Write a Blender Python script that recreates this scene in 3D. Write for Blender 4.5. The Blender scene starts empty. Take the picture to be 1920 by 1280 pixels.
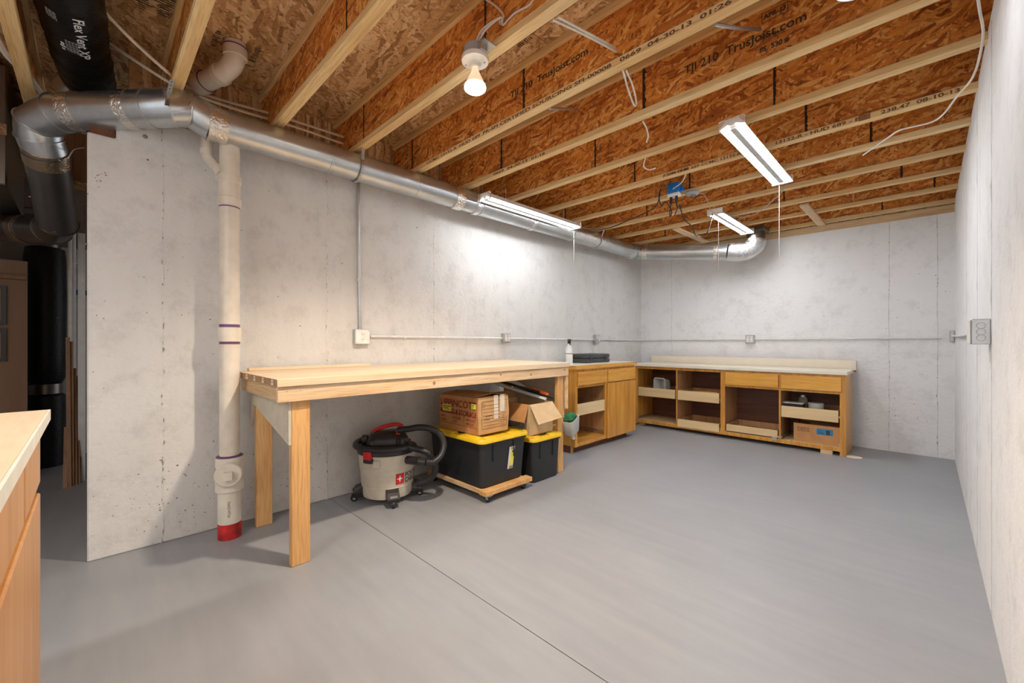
import bpy, bmesh, math, random
from mathutils import Vector, Matrix, noise
random.seed(7)
S = bpy.context.scene
COL = S.collection
PI = math.pi
# ------------------------------------------------------------------ camera
FPX = 782.0; TH = math.radians(44.85); cT = math.cos(TH); sT = math.sin(TH); EYE = 1.1
cam = bpy.data.cameras.new('camera'); cam.sensor_width = 36; cam.lens = FPX/1920*36; cam.clip_start = 0.02
co = bpy.data.objects.new('camera', cam); COL.objects.link(co)
co.location = (0, 0, EYE); co.rotation_euler = (PI/2, 0, TH)
S.camera = co
# ------------------------------------------------------------------ world, exposure
w = bpy.data.worlds.new('world'); S.world = w; w.use_nodes = True
w.node_tree.nodes['Background'].inputs[0].default_value = (0.9, 0.95, 1, 1)
w.node_tree.nodes['Background'].inputs[1].default_value = 0.75
S.view_settings.view_transform = 'Standard'; S.view_settings.look = 'None'
S.view_settings.exposure = 0.93; S.view_settings.gamma = 1; S.view_settings.use_curve_mapping = False
TUBE = 41.0; BULB_W = 22.0; DISC_W = 40.0; FILL_W = 18.0; SPOT_W = 95.0
# points on real planes of the room, measured by sight line
def ray(u, v):
    X = (u-960)/FPX
    return Vector((X*cT-sT, X*sT+cT, (640-v)/FPX))
def at_z(u, v, z): r = ray(u, v); t = (z-EYE)/r.z; return Vector((r.x*t, r.y*t, z))
def at_x(u, v, x): r = ray(u, v); t = x/r.x; return Vector((x, r.y*t, EYE+r.z*t))
def at_y(u, v, y): r = ray(u, v); t = y/r.y; return Vector((r.x*t, y, EYE+r.z*t))
def at_d(u, v, d): r = ray(u, v); return Vector((r.x*d, r.y*d, EYE+r.z*d))
# ------------------------------------------------------------------ materials
def mat(name): 
    m = bpy.data.materials.new(name); m.use_nodes = True
    return m, m.node_tree, m.node_tree.nodes['Principled BSDF']
def nd(nt, typ, ins=None, **props):
    n = nt.nodes.new('ShaderNode'+typ)
    for k, v in props.items(): setattr(n, k, v)
    for k, v in (ins or {}).items():
        s = n.inputs[k]
        if isinstance(v, bpy.types.NodeSocket): nt.links.new(v, s)
        else: s.default_value = v
    return n
def c4(c): return (c[0], c[1], c[2], 1)
def ramp(nt, fac, stops, interp='LINEAR'):
    r = nd(nt, 'ValToRGB', {'Fac': fac}); r.color_ramp.interpolation = interp
    e = r.color_ramp.elements
    while len(e) < len(stops): e.new(0.5)
    for i, (p, c) in enumerate(stops): e[i].position = p; e[i].color = c4(c)
    return r.outputs[0]
def mixc(nt, f, a, b, mode='MIX'):
    n = nd(nt, 'Mix', data_type='RGBA', blend_type=mode)
    for s, v in ((n.inputs[0], f), (n.inputs[6], a), (n.inputs[7], b)):
        if isinstance(v, bpy.types.NodeSocket): nt.links.new(v, s)
        else: s.default_value = c4(v) if isinstance(v, tuple) else v
    return n.outputs[2]
def coords(nt, scale=(1, 1, 1), rot=(0, 0, 0), kind='Object', rnd=0.0):
    t = nd(nt, 'TexCoord').outputs[kind]
    if rnd:
        oi = nd(nt, 'ObjectInfo').outputs['Random']
        m = nd(nt, 'Math', {0: oi, 1: rnd}, operation='MULTIPLY').outputs[0]
        t = nd(nt, 'VectorMath', {0: t, 1: m}, operation='ADD').outputs[0]
    return nd(nt, 'Mapping', {'Vector': t, 'Scale': scale, 'Rotation': rot}).outputs[0]
def bump(nt, b, h, strength=0.3, dist=0.01):
    n = nd(nt, 'Bump', {'Height': h, 'Strength': strength, 'Distance': dist}); nt.links.new(n.outputs[0], b.inputs['Normal'])
def plain(name, col, rough=0.5, metal=0.0, emit=None, es=0, var=0.06, bs=0.0, **kw):
    m, nt, b = mat(name)
    n = nd(nt, 'TexNoise', {'Vector': coords(nt), 'Scale': 14.0, 'Detail': 4.0}).outputs[0]
    lo = tuple(max(0, c*(1-var*2)) for c in col); hi = tuple(min(1, c*(1+var)) for c in col)
    nt.links.new(ramp(nt, n, [(0.3, lo), (0.7, hi)]), b.inputs['Base Color'])
    b.inputs['Roughness'].default_value = rough; b.inputs['Metallic'].default_value = metal
    if emit: b.inputs['Emission Color'].default_value = c4(emit); b.inputs['Emission Strength'].default_value = es
    if bs: bump(nt, b, nd(nt, 'TexNoise', {'Vector': coords(nt), 'Scale': 60.0, 'Detail': 3.0}).outputs[0], bs, 0.003)
    for k, v in kw.items(): b.inputs[k.replace('_', ' ')].default_value = v
    return m
def concrete(name, hi, lo, pit=1.0):
    m, nt, b = mat(name)
    g = nd(nt, 'NewGeometry').outputs['Position']
    big = nd(nt, 'TexNoise', {'Vector': g, 'Scale': 1.6, 'Detail': 6.0, 'Roughness': 0.6}).outputs[0]
    st = nd(nt, 'Mapping', {'Vector': g, 'Scale': (5, 5, 0.7)}).outputs[0]
    streak = nd(nt, 'TexNoise', {'Vector': st, 'Scale': 2.0, 'Detail': 5.0}).outputs[0]
    c = ramp(nt, big, [(0.32, lo), (0.62, hi)])
    c = mixc(nt, 0.5, c, ramp(nt, streak, [(0.3, lo), (0.65, hi)]))
    fine = nd(nt, 'TexNoise', {'Vector': g, 'Scale': 28.0, 'Detail': 6.0, 'Roughness': 0.7}).outputs[0]
    mid = nd(nt, 'TexNoise', {'Vector': g, 'Scale': 7.0, 'Detail': 8.0, 'Roughness': 0.72}).outputs[0]
    c = mixc(nt, 0.22, c, ramp(nt, mid, [(0.34, tuple(x*0.6 for x in lo)), (0.50, (1, 1, 1))]), 'MULTIPLY')
    # dark grime spots, denser low on the wall
    vo = nd(nt, 'TexVoronoi', {'Vector': g, 'Scale': 24.0, 'Randomness': 1.0})
    pr = nd(nt, 'Math', {0: vo.outputs['Color'], 1: 0.955}, operation='GREATER_THAN').outputs[0]
    sp = nd(nt, 'Math', {0: vo.outputs['Distance'], 1: 0.13*pit}, operation='LESS_THAN').outputs[0]
    sp = nd(nt, 'Math', {0: pr, 1: sp}, operation='MULTIPLY').outputs[0]
    z = nd(nt, 'SeparateXYZ', {0: g}).outputs[2]
    low = nd(nt, 'MapRange', {'Value': z, 'From Min': 0.0, 'From Max': 0.75, 'To Min': 1.0, 'To Max': 0.0}).outputs[0]
    gn = nd(nt, 'TexNoise', {'Vector': g, 'Scale': 4.5, 'Detail': 9.0, 'Roughness': 0.8}).outputs[0]
    gm = ramp(nt, gn, [(0.56, (0, 0, 0)), (0.66, (1, 1, 1))])
    gl = nd(nt, 'Math', {0: gm, 1: low}, operation='MULTIPLY').outputs[0]
    gl = nd(nt, 'Math', {0: gl, 1: 0.45*pit}, operation='MULTIPLY').outputs[0]
    c = mixc(nt, gl, c, (0.26, 0.23, 0.21))
    c = mixc(nt, sp, c, (0.20, 0.19, 0.18))
    nt.links.new(c, b.inputs['Base Color']); b.inputs['Roughness'].default_value = 0.85
    h = nd(nt, 'Math', {0: fine, 1: mid}, operation='ADD').outputs[0]
    h = nd(nt, 'Math', {0: h, 1: sp}, operation='SUBTRACT').outputs[0]
    bump(nt, b, h, 0.45, 0.012)
    return m
def wood(name, cols, axis='x', ring=9.0, rough=0.5, knots=False, stretch=14.0, contrast=1.0, coat=0.0):
    m, nt, b = mat(name)
    sc = {'x': (1, stretch, stretch), 'y': (stretch, 1, stretch), 'z': (stretch, stretch, 1)}[axis]
    v = coords(nt, sc, rnd=37.0)
    n1 = nd(nt, 'TexNoise', {'Vector': v, 'Scale': ring/6, 'Detail': 5.0, 'Distortion': 0.6}).outputs[0]
    v2 = coords(nt, tuple(s*4 if s > 1 else 2.5 for s in sc), rnd=11.0)
    n2 = nd(nt, 'TexNoise', {'Vector': v2, 'Scale': 3.0, 'Detail': 4.0}).outputs[0]
    c = ramp(nt, n1, [(0.25, cols[0]), (0.5, cols[1]), (0.72, cols[2])])
    dk = tuple(1-0.28*contrast*k for k in (0.8, 1, 1.2))
    c = mixc(nt, 1.0, c, ramp(nt, n2, [(0.3, dk), (0.55, (1, 1, 1))]), 'MULTIPLY')
    # board to board tone
    oi = nd(nt, 'ObjectInfo').outputs['Random']
    c = mixc(nt, 1.0, c, ramp(nt, oi, [(0, (0.88, 0.86, 0.84)), (1, (1, 1, 1))]), 'MULTIPLY')
    if knots:
        vk = nd(nt, 'TexVoronoi', {'Vector': coords(nt, {'x': (1.6, 5, 5), 'y': (5, 1.6, 5), 'z': (5, 5, 1.6)}[axis], rnd=5.0), 'Scale': 1.0})
        kk = ramp(nt, vk.outputs['Distance'], [(0.07, (1, 1, 1)), (0.10, (0.35, 0.35, 0.35)), (0.14, (0, 0, 0))])
        c = mixc(nt, kk, c, (0.30, 0.13, 0.05))
    nt.links.new(c, b.inputs['Base Color']); b.inputs['Roughness'].default_value = rough
    if coat: b.inputs['Coat Weight'].default_value = coat; b.inputs['Coat Roughness'].default_value = 0.25
    bump(nt, b, n2, 0.12, 0.003)
    return m
def osb(name, cols, along='x', plane='xz', size=1.0):
    m, nt, b = mat(name)
    base = coords(nt, rnd=23.0)
    w_ = nd(nt, 'TexNoise', {'Vector': base, 'Scale': 5.0, 'Detail': 3.0}).outputs[1]
    ww = nd(nt, 'VectorMath', {0: w_, 'Scale': 0.07}, operation='SCALE').outputs[0]
    base = nd(nt, 'VectorMath', {0: base, 1: ww}, operation='ADD').outputs[0]
    out = None; hs = None
    ax = {'xz': 1, 'xy': 2}[plane]
    for i, (ang, sc) in enumerate(((1.35, 1.2), (-0.65, 1.15), (0.7, 1.05), (0.12, 1.0))):
        r = [0, 0, 0]; r[ax] = ang
        s3 = [11*sc/size]*3
        if plane == 'xz': s3 = [11*sc/size, 1, 62*sc/size]
        else: s3 = [11*sc/size, 62*sc/size, 1]
        mp0 = nd(nt, 'Mapping', {'Vector': base, 'Rotation': tuple(r), 'Location': (i*3.1, i*1.7, i*2.3)}).outputs[0]
        mp = nd(nt, 'Mapping', {'Vector': mp0, 'Scale': tuple(s3)}).outputs[0]
        vo = nd(nt, 'TexVoronoi', {'Vector': mp, 'Scale': 1.0, 'Randomness': 1.0})
        hv = nd(nt, 'SeparateColor', {0: vo.outputs['Color']}).outputs
        cc = ramp(nt, hv[0], [(0.0, cols[0]), (0.3, cols[1]), (0.65, cols[2]), (1.0, cols[3])])
        if out is None: out, hs = cc, hv[1]
        else:
            mk = nd(nt, 'Math', {0: hv[2], 1: 0.60}, operation='GREATER_THAN').outputs[0]
            out = mixc(nt, mk, out, cc)
            hs = nd(nt, 'Math', {0: hs, 1: hv[1]}, operation='MAXIMUM').outputs[0]
    f = nd(nt, 'TexNoise', {'Vector': base, 'Scale': 45.0, 'Detail': 5.0, 'Roughness': 0.7}).outputs[0]
    out = mixc(nt, 1.0, out, ramp(nt, f, [(0.34, (0.45, 0.36, 0.32)), (0.47, (1, 1, 1))]), 'MULTIPLY')
    big = nd(nt, 'TexNoise', {'Vector': base, 'Scale': 2.4, 'Detail': 3.0}).outputs[0]
    out = mixc(nt, 1.0, out, ramp(nt, big, [(0.3, (0.86, 0.80, 0.76)), (0.65, (1.1, 1.08, 1.05))]), 'MULTIPLY')
    nt.links.new(out, b.inputs['Base Color']); b.inputs['Roughness'].default_value = 0.6
    bump(nt, b, hs, 0.25, 0.004)
    return m
def galv(name, tint, rough=0.3, sp=95.0, wrinkle=0.0):
    m, nt, b = mat(name)
    v = coords(nt)
    vo = nd(nt, 'TexVoronoi', {'Vector': v, 'Scale': sp})
    s = nd(nt, 'SeparateColor', {0: vo.outputs['Color']}).outputs[0]
    n = nd(nt, 'TexNoise', {'Vector': v, 'Scale': 5.0, 'Detail': 5.0, 'Roughness': 0.65}).outputs[0]
    c = mixc(nt, 0.5, ramp(nt, s, [(0, tuple(t*0.88 for t in tint)), (1, tint)]), ramp(nt, n, [(0.35, (tint[0]*0.80, tint[1]*0.72, tint[2]*0.62)), (0.6, tint)]))
    nt.links.new(c, b.inputs['Base Color']); b.inputs['Metallic'].default_value = 0.92
    r = nd(nt, 'MapRange', {'Value': s, 'To Min': rough*0.97, 'To Max': rough*1.05}).outputs[0]
    nt.links.new(r, b.inputs['Roughness'])
    hh = nd(nt, 'TexNoise', {'Vector': v, 'Scale': 9.0 if not wrinkle else 30.0, 'Detail': 3.0, 'Distortion': 1.5 if wrinkle else 0.2}).outputs[0]
    bump(nt, b, hh, wrinkle or 0.12, 0.01)
    return m
M = {}
M['wall'] = concrete('dimmed_painted_concrete', (0.725, 0.715, 0.70), (0.665, 0.655, 0.64))  # left wall: oblique light and warm bulb tone put into the paint colour
M['wallf'] = concrete('brightened_painted_concrete', (0.87, 0.87, 0.875), (0.845, 0.845, 0.855), 0.5)  # same white paint, lightened for the stronger light on the other walls
M['rough'] = concrete('raw_concrete', (0.36, 0.30, 0.25), (0.25, 0.20, 0.17))
M['osbweb'] = osb('osb_web', [(0.34, 0.090, 0.014), (0.64, 0.215, 0.034), (0.80, 0.33, 0.060), (0.93, 0.54, 0.18)], plane='xz', size=1.0)
M['osbsub'] = osb('osb_subfloor', [(0.36, 0.19, 0.07), (0.58, 0.34, 0.15), (0.72, 0.47, 0.23), (0.86, 0.64, 0.38)], plane='xy', size=1.3)
M['flange'] = wood('flange_pine', [(0.76, 0.46, 0.17), (0.90, 0.63, 0.30), (0.95, 0.75, 0.42)], 'x', 7, 0.6, knots=False)
M['pine_x'] = wood('pine_x', [(0.60, 0.36, 0.17), (0.78, 0.55, 0.31), (0.85, 0.66, 0.42)], 'x', 7, 0.6)
M['pine_y'] = wood('pine_y', [(0.64, 0.41, 0.21), (0.80, 0.57, 0.34), (0.86, 0.67, 0.45)], 'y', 7, 0.55, knots=True)
M['top_y'] = wood('bench_top_pine', [(0.72, 0.52, 0.33), (0.82, 0.64, 0.44), (0.86, 0.71, 0.52)], 'y', 5, 0.5, contrast=0.5)
M['leg'] = wood('leg_pine', [(0.66, 0.33, 0.11), (0.80, 0.46, 0.18), (0.86, 0.56, 0.26)], 'z', 5, 0.55, stretch=9)
M['oak_z'] = wood('honey_oak_z', [(0.56, 0.24, 0.038), (0.74, 0.35, 0.060), (0.82, 0.45, 0.105)], 'z', 9, 0.38, contrast=0.8, coat=0.25)
M['oak_x'] = wood('honey_oak_x', [(0.66, 0.30, 0.040), (0.82, 0.41, 0.060), (0.87, 0.49, 0.10)], 'x', 9, 0.38, contrast=0.8, coat=0.25)
M['oak_y'] = wood('honey_oak_y', [(0.60, 0.27, 0.045), (0.77, 0.38, 0.070), (0.83, 0.46, 0.11)], 'y', 9, 0.38, contrast=0.8, coat=0.25)
M['inner'] = wood('cabinet_inside', [(0.44, 0.22, 0.09), (0.55, 0.31, 0.14), (0.62, 0.37, 0.18)], 'z', 9, 0.5, contrast=0.5)
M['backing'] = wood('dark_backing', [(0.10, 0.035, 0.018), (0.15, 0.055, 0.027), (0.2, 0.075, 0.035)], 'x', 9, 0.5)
M['birch_x'] = wood('birch_x', [(0.74, 0.53, 0.27), (0.82, 0.62, 0.34), (0.85, 0.67, 0.40)], 'x', 6, 0.45, contrast=0.35)
M['birch_y'] = wood('birch_y', [(0.74, 0.53, 0.27), (0.82, 0.62, 0.34), (0.85, 0.67, 0.40)], 'y', 6, 0.45, contrast=0.35)
M['ply'] = wood('plywood_top', [(0.66, 0.47, 0.30), (0.76, 0.60, 0.42), (0.82, 0.68, 0.50)], 'x', 4, 0.5, stretch=5, contrast=0.3)
M['door'] = wood('orange_oak_z', [(0.50, 0.22, 0.065), (0.60, 0.29, 0.095), (0.66, 0.35, 0.13)], 'z', 7, 0.42, contrast=0.4, coat=0.2)
M['edge'] = plain('painted_edge', (0.74, 0.71, 0.62), 0.5)
M['lam'] = plain('almond_laminate', (0.80, 0.71, 0.57), 0.35, var=0.015)
M['lamtop'] = plain('almond_top', (0.85, 0.79, 0.66), 0.3, var=0.01)
M['gusset'] = plain('hardboard_panel', (0.60, 0.54, 0.43), 0.6)
M['galv'] = galv('galvanized', (0.60, 0.64, 0.67), 0.30)
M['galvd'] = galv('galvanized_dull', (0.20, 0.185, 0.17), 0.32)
M['zinc'] = galv('zinc_box', (0.55, 0.57, 0.58), 0.4, 90)
M['foil'] = galv('foil_tape', (0.80, 0.78, 0.74), 0.22, 12, 0.8)
M['flexfoil'] = galv('flex_foil', (0.70, 0.72, 0.74), 0.25, 12, 0.5)
M['brownfoil'] = galv('dull_foil', (0.45, 0.33, 0.22), 0.3, 12, 0.5)
M['pvc'] = plain('white_pvc', (0.76, 0.69, 0.59), 0.38)
M['pvcw'] = plain('cream_pvc', (0.78, 0.73, 0.62), 0.38)
M['primer'] = plain('purple_primer', (0.16, 0.06, 0.20), 0.5)
M['covergrey'] = plain('grey_cover', (0.6, 0.6, 0.6), 0.5)
M['stickl'] = plain('shaded_end_pine', (0.45, 0.25, 0.11), 0.7, var=0.2)  # bench plank ends: their shadow is put into this darker brown
M['red'] = plain('red_band_paint', (0.55, 0.02, 0.02), 0.4, var=0.35)
M['cable'] = plain('white_cable', (0.80, 0.76, 0.68), 0.45)
M['pexw'] = plain('pale_tubing', (0.72, 0.60, 0.47), 0.45)
M['black'] = plain('black_rubber', (0.018, 0.018, 0.020), 0.42)
M['blackpoly'] = plain('black_poly_sheet', (0.006, 0.006, 0.0065), 0.42, bs=0.9, Specular_IOR_Level=0.25)
M['tote'] = plain('dark_grey_plastic', (0.018, 0.019, 0.022), 0.42)
M['yellow'] = plain('yellow_plastic', (0.86, 0.55, 0.02), 0.38)
M['drum'] = plain('beige_plastic', (0.62, 0.56, 0.46), 0.32)
M['redp'] = plain('red_plastic', (0.62, 0.015, 0.02), 0.3)
M['card'] = plain('cardboard', (0.58, 0.34, 0.15), 0.75, bs=0.1)
M['cardo'] = plain('brown_cardboard', (0.55, 0.27, 0.10), 0.75, bs=0.1)
M['cardl'] = plain('light_cardboard', (0.68, 0.49, 0.28), 0.75, bs=0.1)
M['inkr'] = plain('red_ink', (0.30, 0.02, 0.012), 0.7)
M['inkd'] = plain('dark_ink', (0.06, 0.035, 0.02), 0.7)
M['inkb'] = plain('brown_ink', (0.17, 0.08, 0.035), 0.7)
M['inkw'] = plain('white_ink', (0.75, 0.78, 0.80), 0.6)
M['blacktar'] = plain('joint_black', (0.025, 0.015, 0.01), 0.6)
M['ytag'] = plain('yellow_sticker', (0.80, 0.75, 0.08), 0.5)
M['btag'] = plain('blue_sticker', (0.02, 0.22, 0.45), 0.5)
M['blue'] = plain('blue_plastic', (0.01, 0.22, 0.72), 0.35)
M['white'] = plain('white_enamel', (0.82, 0.82, 0.80), 0.3)
M['porc'] = plain('porcelain', (0.86, 0.82, 0.76), 0.25)
M['grey'] = plain('grey_paint_metal', (0.40, 0.41, 0.42), 0.45, 0.3)
M['conduit'] = plain('white_painted_conduit', (0.76, 0.76, 0.75), 0.45)
M['rust'] = plain('rusty_steel', (0.20, 0.13, 0.09), 0.5, 0.5)
M['tape'] = plain('clear_tape', (0.74, 0.66, 0.55), 0.12)
M['milk'] = plain('milky_plastic', (0.72, 0.74, 0.70), 0.3, Transmission_Weight=0.25)
M['green'] = plain('green_cloth', (0.02, 0.16, 0.07), 0.8)
M['orange'] = plain('orange_plastic', (0.85, 0.13, 0.02), 0.35)
M['case'] = plain('charcoal_case', (0.045, 0.048, 0.052), 0.45)
M['tan'] = wood('tan_board', [(0.22, 0.12, 0.07), (0.30, 0.17, 0.10), (0.33, 0.20, 0.12)], 'z', 4, 0.7, contrast=0.3)
M['stick'] = wood('brown_trim', [(0.20, 0.09, 0.035), (0.30, 0.14, 0.055), (0.36, 0.18, 0.08)], 'z', 6, 0.5)
M['clear'] = plain('clear_lens', (0.95, 0.9, 0.85), 0.1, Transmission_Weight=0.75, IOR=1.3)
M['tubeglow'] = plain('lit_tube', (0.9, 0.9, 0.9), 0.3, emit=(0.94, 0.97, 1.0), es=TUBE)
M['bulbglow'] = plain('lit_bulb', (0.9, 0.9, 0.9), 0.3, emit=(1.0, 0.86, 0.66), es=BULB_W)
M['tubeglow_soft'] = plain('lit_tube_dimmed', (0.9, 0.9, 0.9), 0.3, emit=(0.94, 0.97, 1.0), es=TUBE*0.6)  # emission lowered to soften the hot spot on the left wall
M['discglow'] = plain('lit_disc', (0.9, 0.9, 0.9), 0.3, emit=(0.92, 0.96, 1.0), es=DISC_W)
# painted floor
def floor_mat():
    m, nt, b = mat('grey_floor_paint')
    g = nd(nt, 'NewGeometry').outputs['Position']
    n = nd(nt, 'TexNoise', {'Vector': g, 'Scale': 1.3, 'Detail': 6.0, 'Roughness': 0.6}).outputs[0]
    n2 = nd(nt, 'TexNoise', {'Vector': nd(nt, 'Mapping', {'Vector': g, 'Scale': (1, 8, 1), 'Rotation': (0, 0, 0.5)}).outputs[0], 'Scale': 2.0, 'Detail': 7.0}).outputs[0]
    c = ramp(nt, n, [(0.3, (0.290, 0.302, 0.325)), (0.7, (0.335, 0.345, 0.365))])
    c = mixc(nt, 1.0, c, ramp(nt, n2, [(0.35, (0.93, 0.93, 0.94)), (0.6, (1, 1, 1)), (0.72, (1.04, 1.035, 1.02))]), 'MULTIPLY')
    vo = nd(nt, 'TexVoronoi', {'Vector': g, 'Scale': 9.0})
    pr = nd(nt, 'Math', {0: vo.outputs['Color'], 1: 0.96}, operation='GREATER_THAN').outputs[0]
    sp = nd(nt, 'Math', {0: vo.outputs['Distance'], 1: 0.03}, operation='LESS_THAN').outputs[0]
    sp = nd(nt, 'Math', {0: pr, 1: sp}, operation='MULTIPLY').outputs[0]
    c = mixc(nt, sp, c, (0.15, 0.14, 0.13))
    nt.links.new(c, b.inputs['Base Color'])
    nt.links.new(nd(nt, 'MapRange', {'Value': n2, 'To Min': 0.36, 'To Max': 0.52}).outputs[0], b.inputs['Roughness'])
    bump(nt, b, nd(nt, 'TexNoise', {'Vector': g, 'Scale': 40.0, 'Detail': 3.0}).outputs[0], 0.06, 0.004)
    return m
M['floor'] = floor_mat()
# ------------------------------------------------------------------ builders
FR = Matrix.Identity(4)
WM = {}
def setframe(m=None):
    global FR
    FR = m if m is not None else Matrix.Identity(4)
def fr(loc, rz=0, rx=0, ry=0): setframe(Matrix.Translation(loc) @ Matrix.Rotation(rz, 4, 'Z') @ Matrix.Rotation(ry, 4, 'Y') @ Matrix.Rotation(rx, 4, 'X'))
def link(name, vs, fs, m, parent=None, smooth=False, kind=None):
    W = [FR @ Vector(v) for v in vs]
    lo = [min(p[i] for p in W) for i in range(3)]; hi = [max(p[i] for p in W) for i in range(3)]
    c = Vector([(a+b)/2 for a, b in zip(lo, hi)])
    me = bpy.data.meshes.new(name); me.from_pydata([p-c for p in W], [], fs); me.update()
    if smooth: 
        for p in me.polygons: p.use_smooth = True
        me.set_sharp_from_angle(angle=0.7)
    me.materials.append(M[m])
    o = bpy.data.objects.new(name, me); COL.objects.link(o)
    wm = Matrix.Translation(c); WM[o.name] = wm
    if parent is not None:
        o.parent = parent; o.matrix_basis = WM[parent.name].inverted() @ wm
    else: o.location = c
    if kind: o['kind'] = kind
    return o
def tag(o, label, cat, group=None):
    o['label'] = label; o['category'] = cat
    if group: o['group'] = group
    return o
def thing(name, label, cat, loc=(0, 0, 0), group=None):
    o = bpy.data.objects.new(name, None); COL.objects.link(o); o.location = FR @ Vector(loc); o.empty_display_size = 0.05
    WM[o.name] = Matrix.Translation(o.location)
    return tag(o, label, cat, group)
def from_bm(name, bm, m, parent, smooth=False, kind=None):
    bm.verts.index_update()
    vs = [v.co.copy() for v in bm.verts]; fs = [[v.index for v in f.verts] for f in bm.faces]; bm.free()
    return link(name, vs, fs, m, parent, smooth, kind)
CUBEF = [(0, 3, 2, 1), (4, 5, 6, 7), (0, 1, 5, 4), (1, 2, 6, 5), (2, 3, 7, 6), (3, 0, 4, 7)]
def cubev(a, b):
    x0, y0, z0 = [min(p, q) for p, q in zip(a, b)]; x1, y1, z1 = [max(p, q) for p, q in zip(a, b)]
    return [(x0, y0, z0), (x1, y0, z0), (x1, y1, z0), (x0, y1, z0), (x0, y0, z1), (x1, y0, z1), (x1, y1, z1), (x0, y1, z1)]
def box(name, a, b, m, parent=None, bev=0.0, seg=1, kind=None):
    vs = cubev(a, b)
    if not bev: return link(name, vs, CUBEF, m, parent, False, kind)
    bm = bmesh.new(); V = [bm.verts.new(v) for v in vs]
    for f in CUBEF: bm.faces.new([V[i] for i in f])
    bmesh.ops.bevel(bm, geom=bm.edges[:], offset=bev, segments=seg, affect='EDGES', profile=0.5)
    return from_bm(name, bm, m, parent, seg > 1, kind)
def boxes(name, lst, m, parent=None, kind=None):
    vs, fs = [], []
    for i_, (a, b) in enumerate(lst):
        e_ = 0.00025*i_; lo = [min(p, q)+e_ for p, q in zip(a, b)]; hi = [max(p, q)-e_ for p, q in zip(a, b)]
        k = len(vs); vs += cubev(lo, hi); fs += [tuple(i+k for i in f) for f in CUBEF]
    return link(name, vs, fs, m, parent, False, kind)
def prism(name, pts, d0, d1, axis, m, parent=None, bev=0.0):
    def P(p, d): return {'x': (d, p[0], p[1]), 'y': (p[0], d, p[1]), 'z': (p[0], p[1], d)}[axis]
    n = len(pts); vs = [P(p, d0) for p in pts]+[P(p, d1) for p in pts]
    fs = [tuple(range(n))[::-1], tuple(range(n, 2*n))]+[(i, (i+1) % n, n+(i+1) % n, n+i) for i in range(n)]
    bm = bmesh.new(); V = [bm.verts.new(v) for v in vs]
    for f in fs: bm.faces.new([V[i] for i in f])
    bmesh.ops.recalc_face_normals(bm, faces=bm.faces[:])
    if bev: bmesh.ops.bevel(bm, geom=bm.edges[:], offset=bev, segments=1, affect='EDGES')
    return from_bm(name, bm, m, parent)
def smoothpts(pts, n=8):
    pts = [Vector(p) for p in pts]
    if len(pts) < 3: return pts
    P = [pts[0]*2-pts[1]]+pts+[pts[-1]*2-pts[-2]]; out = []
    for i in range(1, len(P)-2):
        a, b, c, d = P[i-1:i+3]
        for k in range(n):
            t = k/n
            out.append(0.5*((2*b)+(c-a)*t+(2*a-5*b+4*c-d)*t*t+(3*b-a-3*c+d)*t**3))
    out.append(P[-2]); return out
def tubeg(pts, rad, seg=10, cap=True, flat=None, ends=None):
    pts = [Vector(p) for p in pts]; n = len(pts)
    R = rad if isinstance(rad, (list, tuple)) else [rad]*n
    T = [((pts[min(i+1, n-1)]-pts[max(i-1, 0)])).normalized() for i in range(n)]
    if ends and ends[0] is not None: T[0] = Vector(ends[0]).normalized()
    if ends and ends[1] is not None: T[-1] = Vector(ends[1]).normalized()
    up = Vector((0, 0, 1)) if abs(T[0].z) < 0.9 else Vector((0, 1, 0))
    u = (up-T[0]*up.dot(T[0])).normalized(); vs, fs = [], []
    for i in range(n):
        if i: u = (u-T[i]*u.dot(T[i])).normalized()
        w_ = T[i].cross(u); 
        # mitre scale at bends
        for k in range(seg):
            a = 2*PI*k/seg; r = R[i]
            vs.append(pts[i]+u*math.cos(a)*r*(flat or 1)+w_*math.sin(a)*r)
    for i in range(n-1):
        for k in range(seg): fs.append((i*seg+k, i*seg+(k+1) % seg, (i+1)*seg+(k+1) % seg, (i+1)*seg+k))
    if cap: fs.append(tuple(range(seg))[::-1]); fs.append(tuple(range((n-1)*seg, n*seg)))
    return vs, fs
def tube(name, pts, rad, m, parent=None, seg=10, cap=True, smooth_n=0, flat=None, ends=None):
    if smooth_n: pts = smoothpts(pts, smooth_n)
    vs, fs = tubeg(pts, rad, seg, cap, flat, ends)
    return link(name, vs, fs, m, parent, True)
def lathe(name, prof, m, parent=None, c=(0, 0, 0), seg=32, axis='z', cap=True, sx=1, sy=1):
    vs, fs = [], []; n = len(prof)
    for (r, z) in prof:
        for k in range(seg):
            a = 2*PI*k/seg; x, y = r*math.cos(a)*sx, r*math.sin(a)*sy
            p = {'z': (x, y, z), 'x': (z, x, y), 'y': (y, z, x)}[axis]
            vs.append((c[0]+p[0], c[1]+p[1], c[2]+p[2]))
    for i in range(n-1):
        for k in range(seg): fs.append((i*seg+k, i*seg+(k+1) % seg, (i+1)*seg+(k+1) % seg, (i+1)*seg+k))
    if cap: fs.append(tuple(range(seg))[::-1]); fs.append(tuple(range((n-1)*seg, n*seg)))
    return link(name, vs, fs, m, parent, True)
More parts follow.
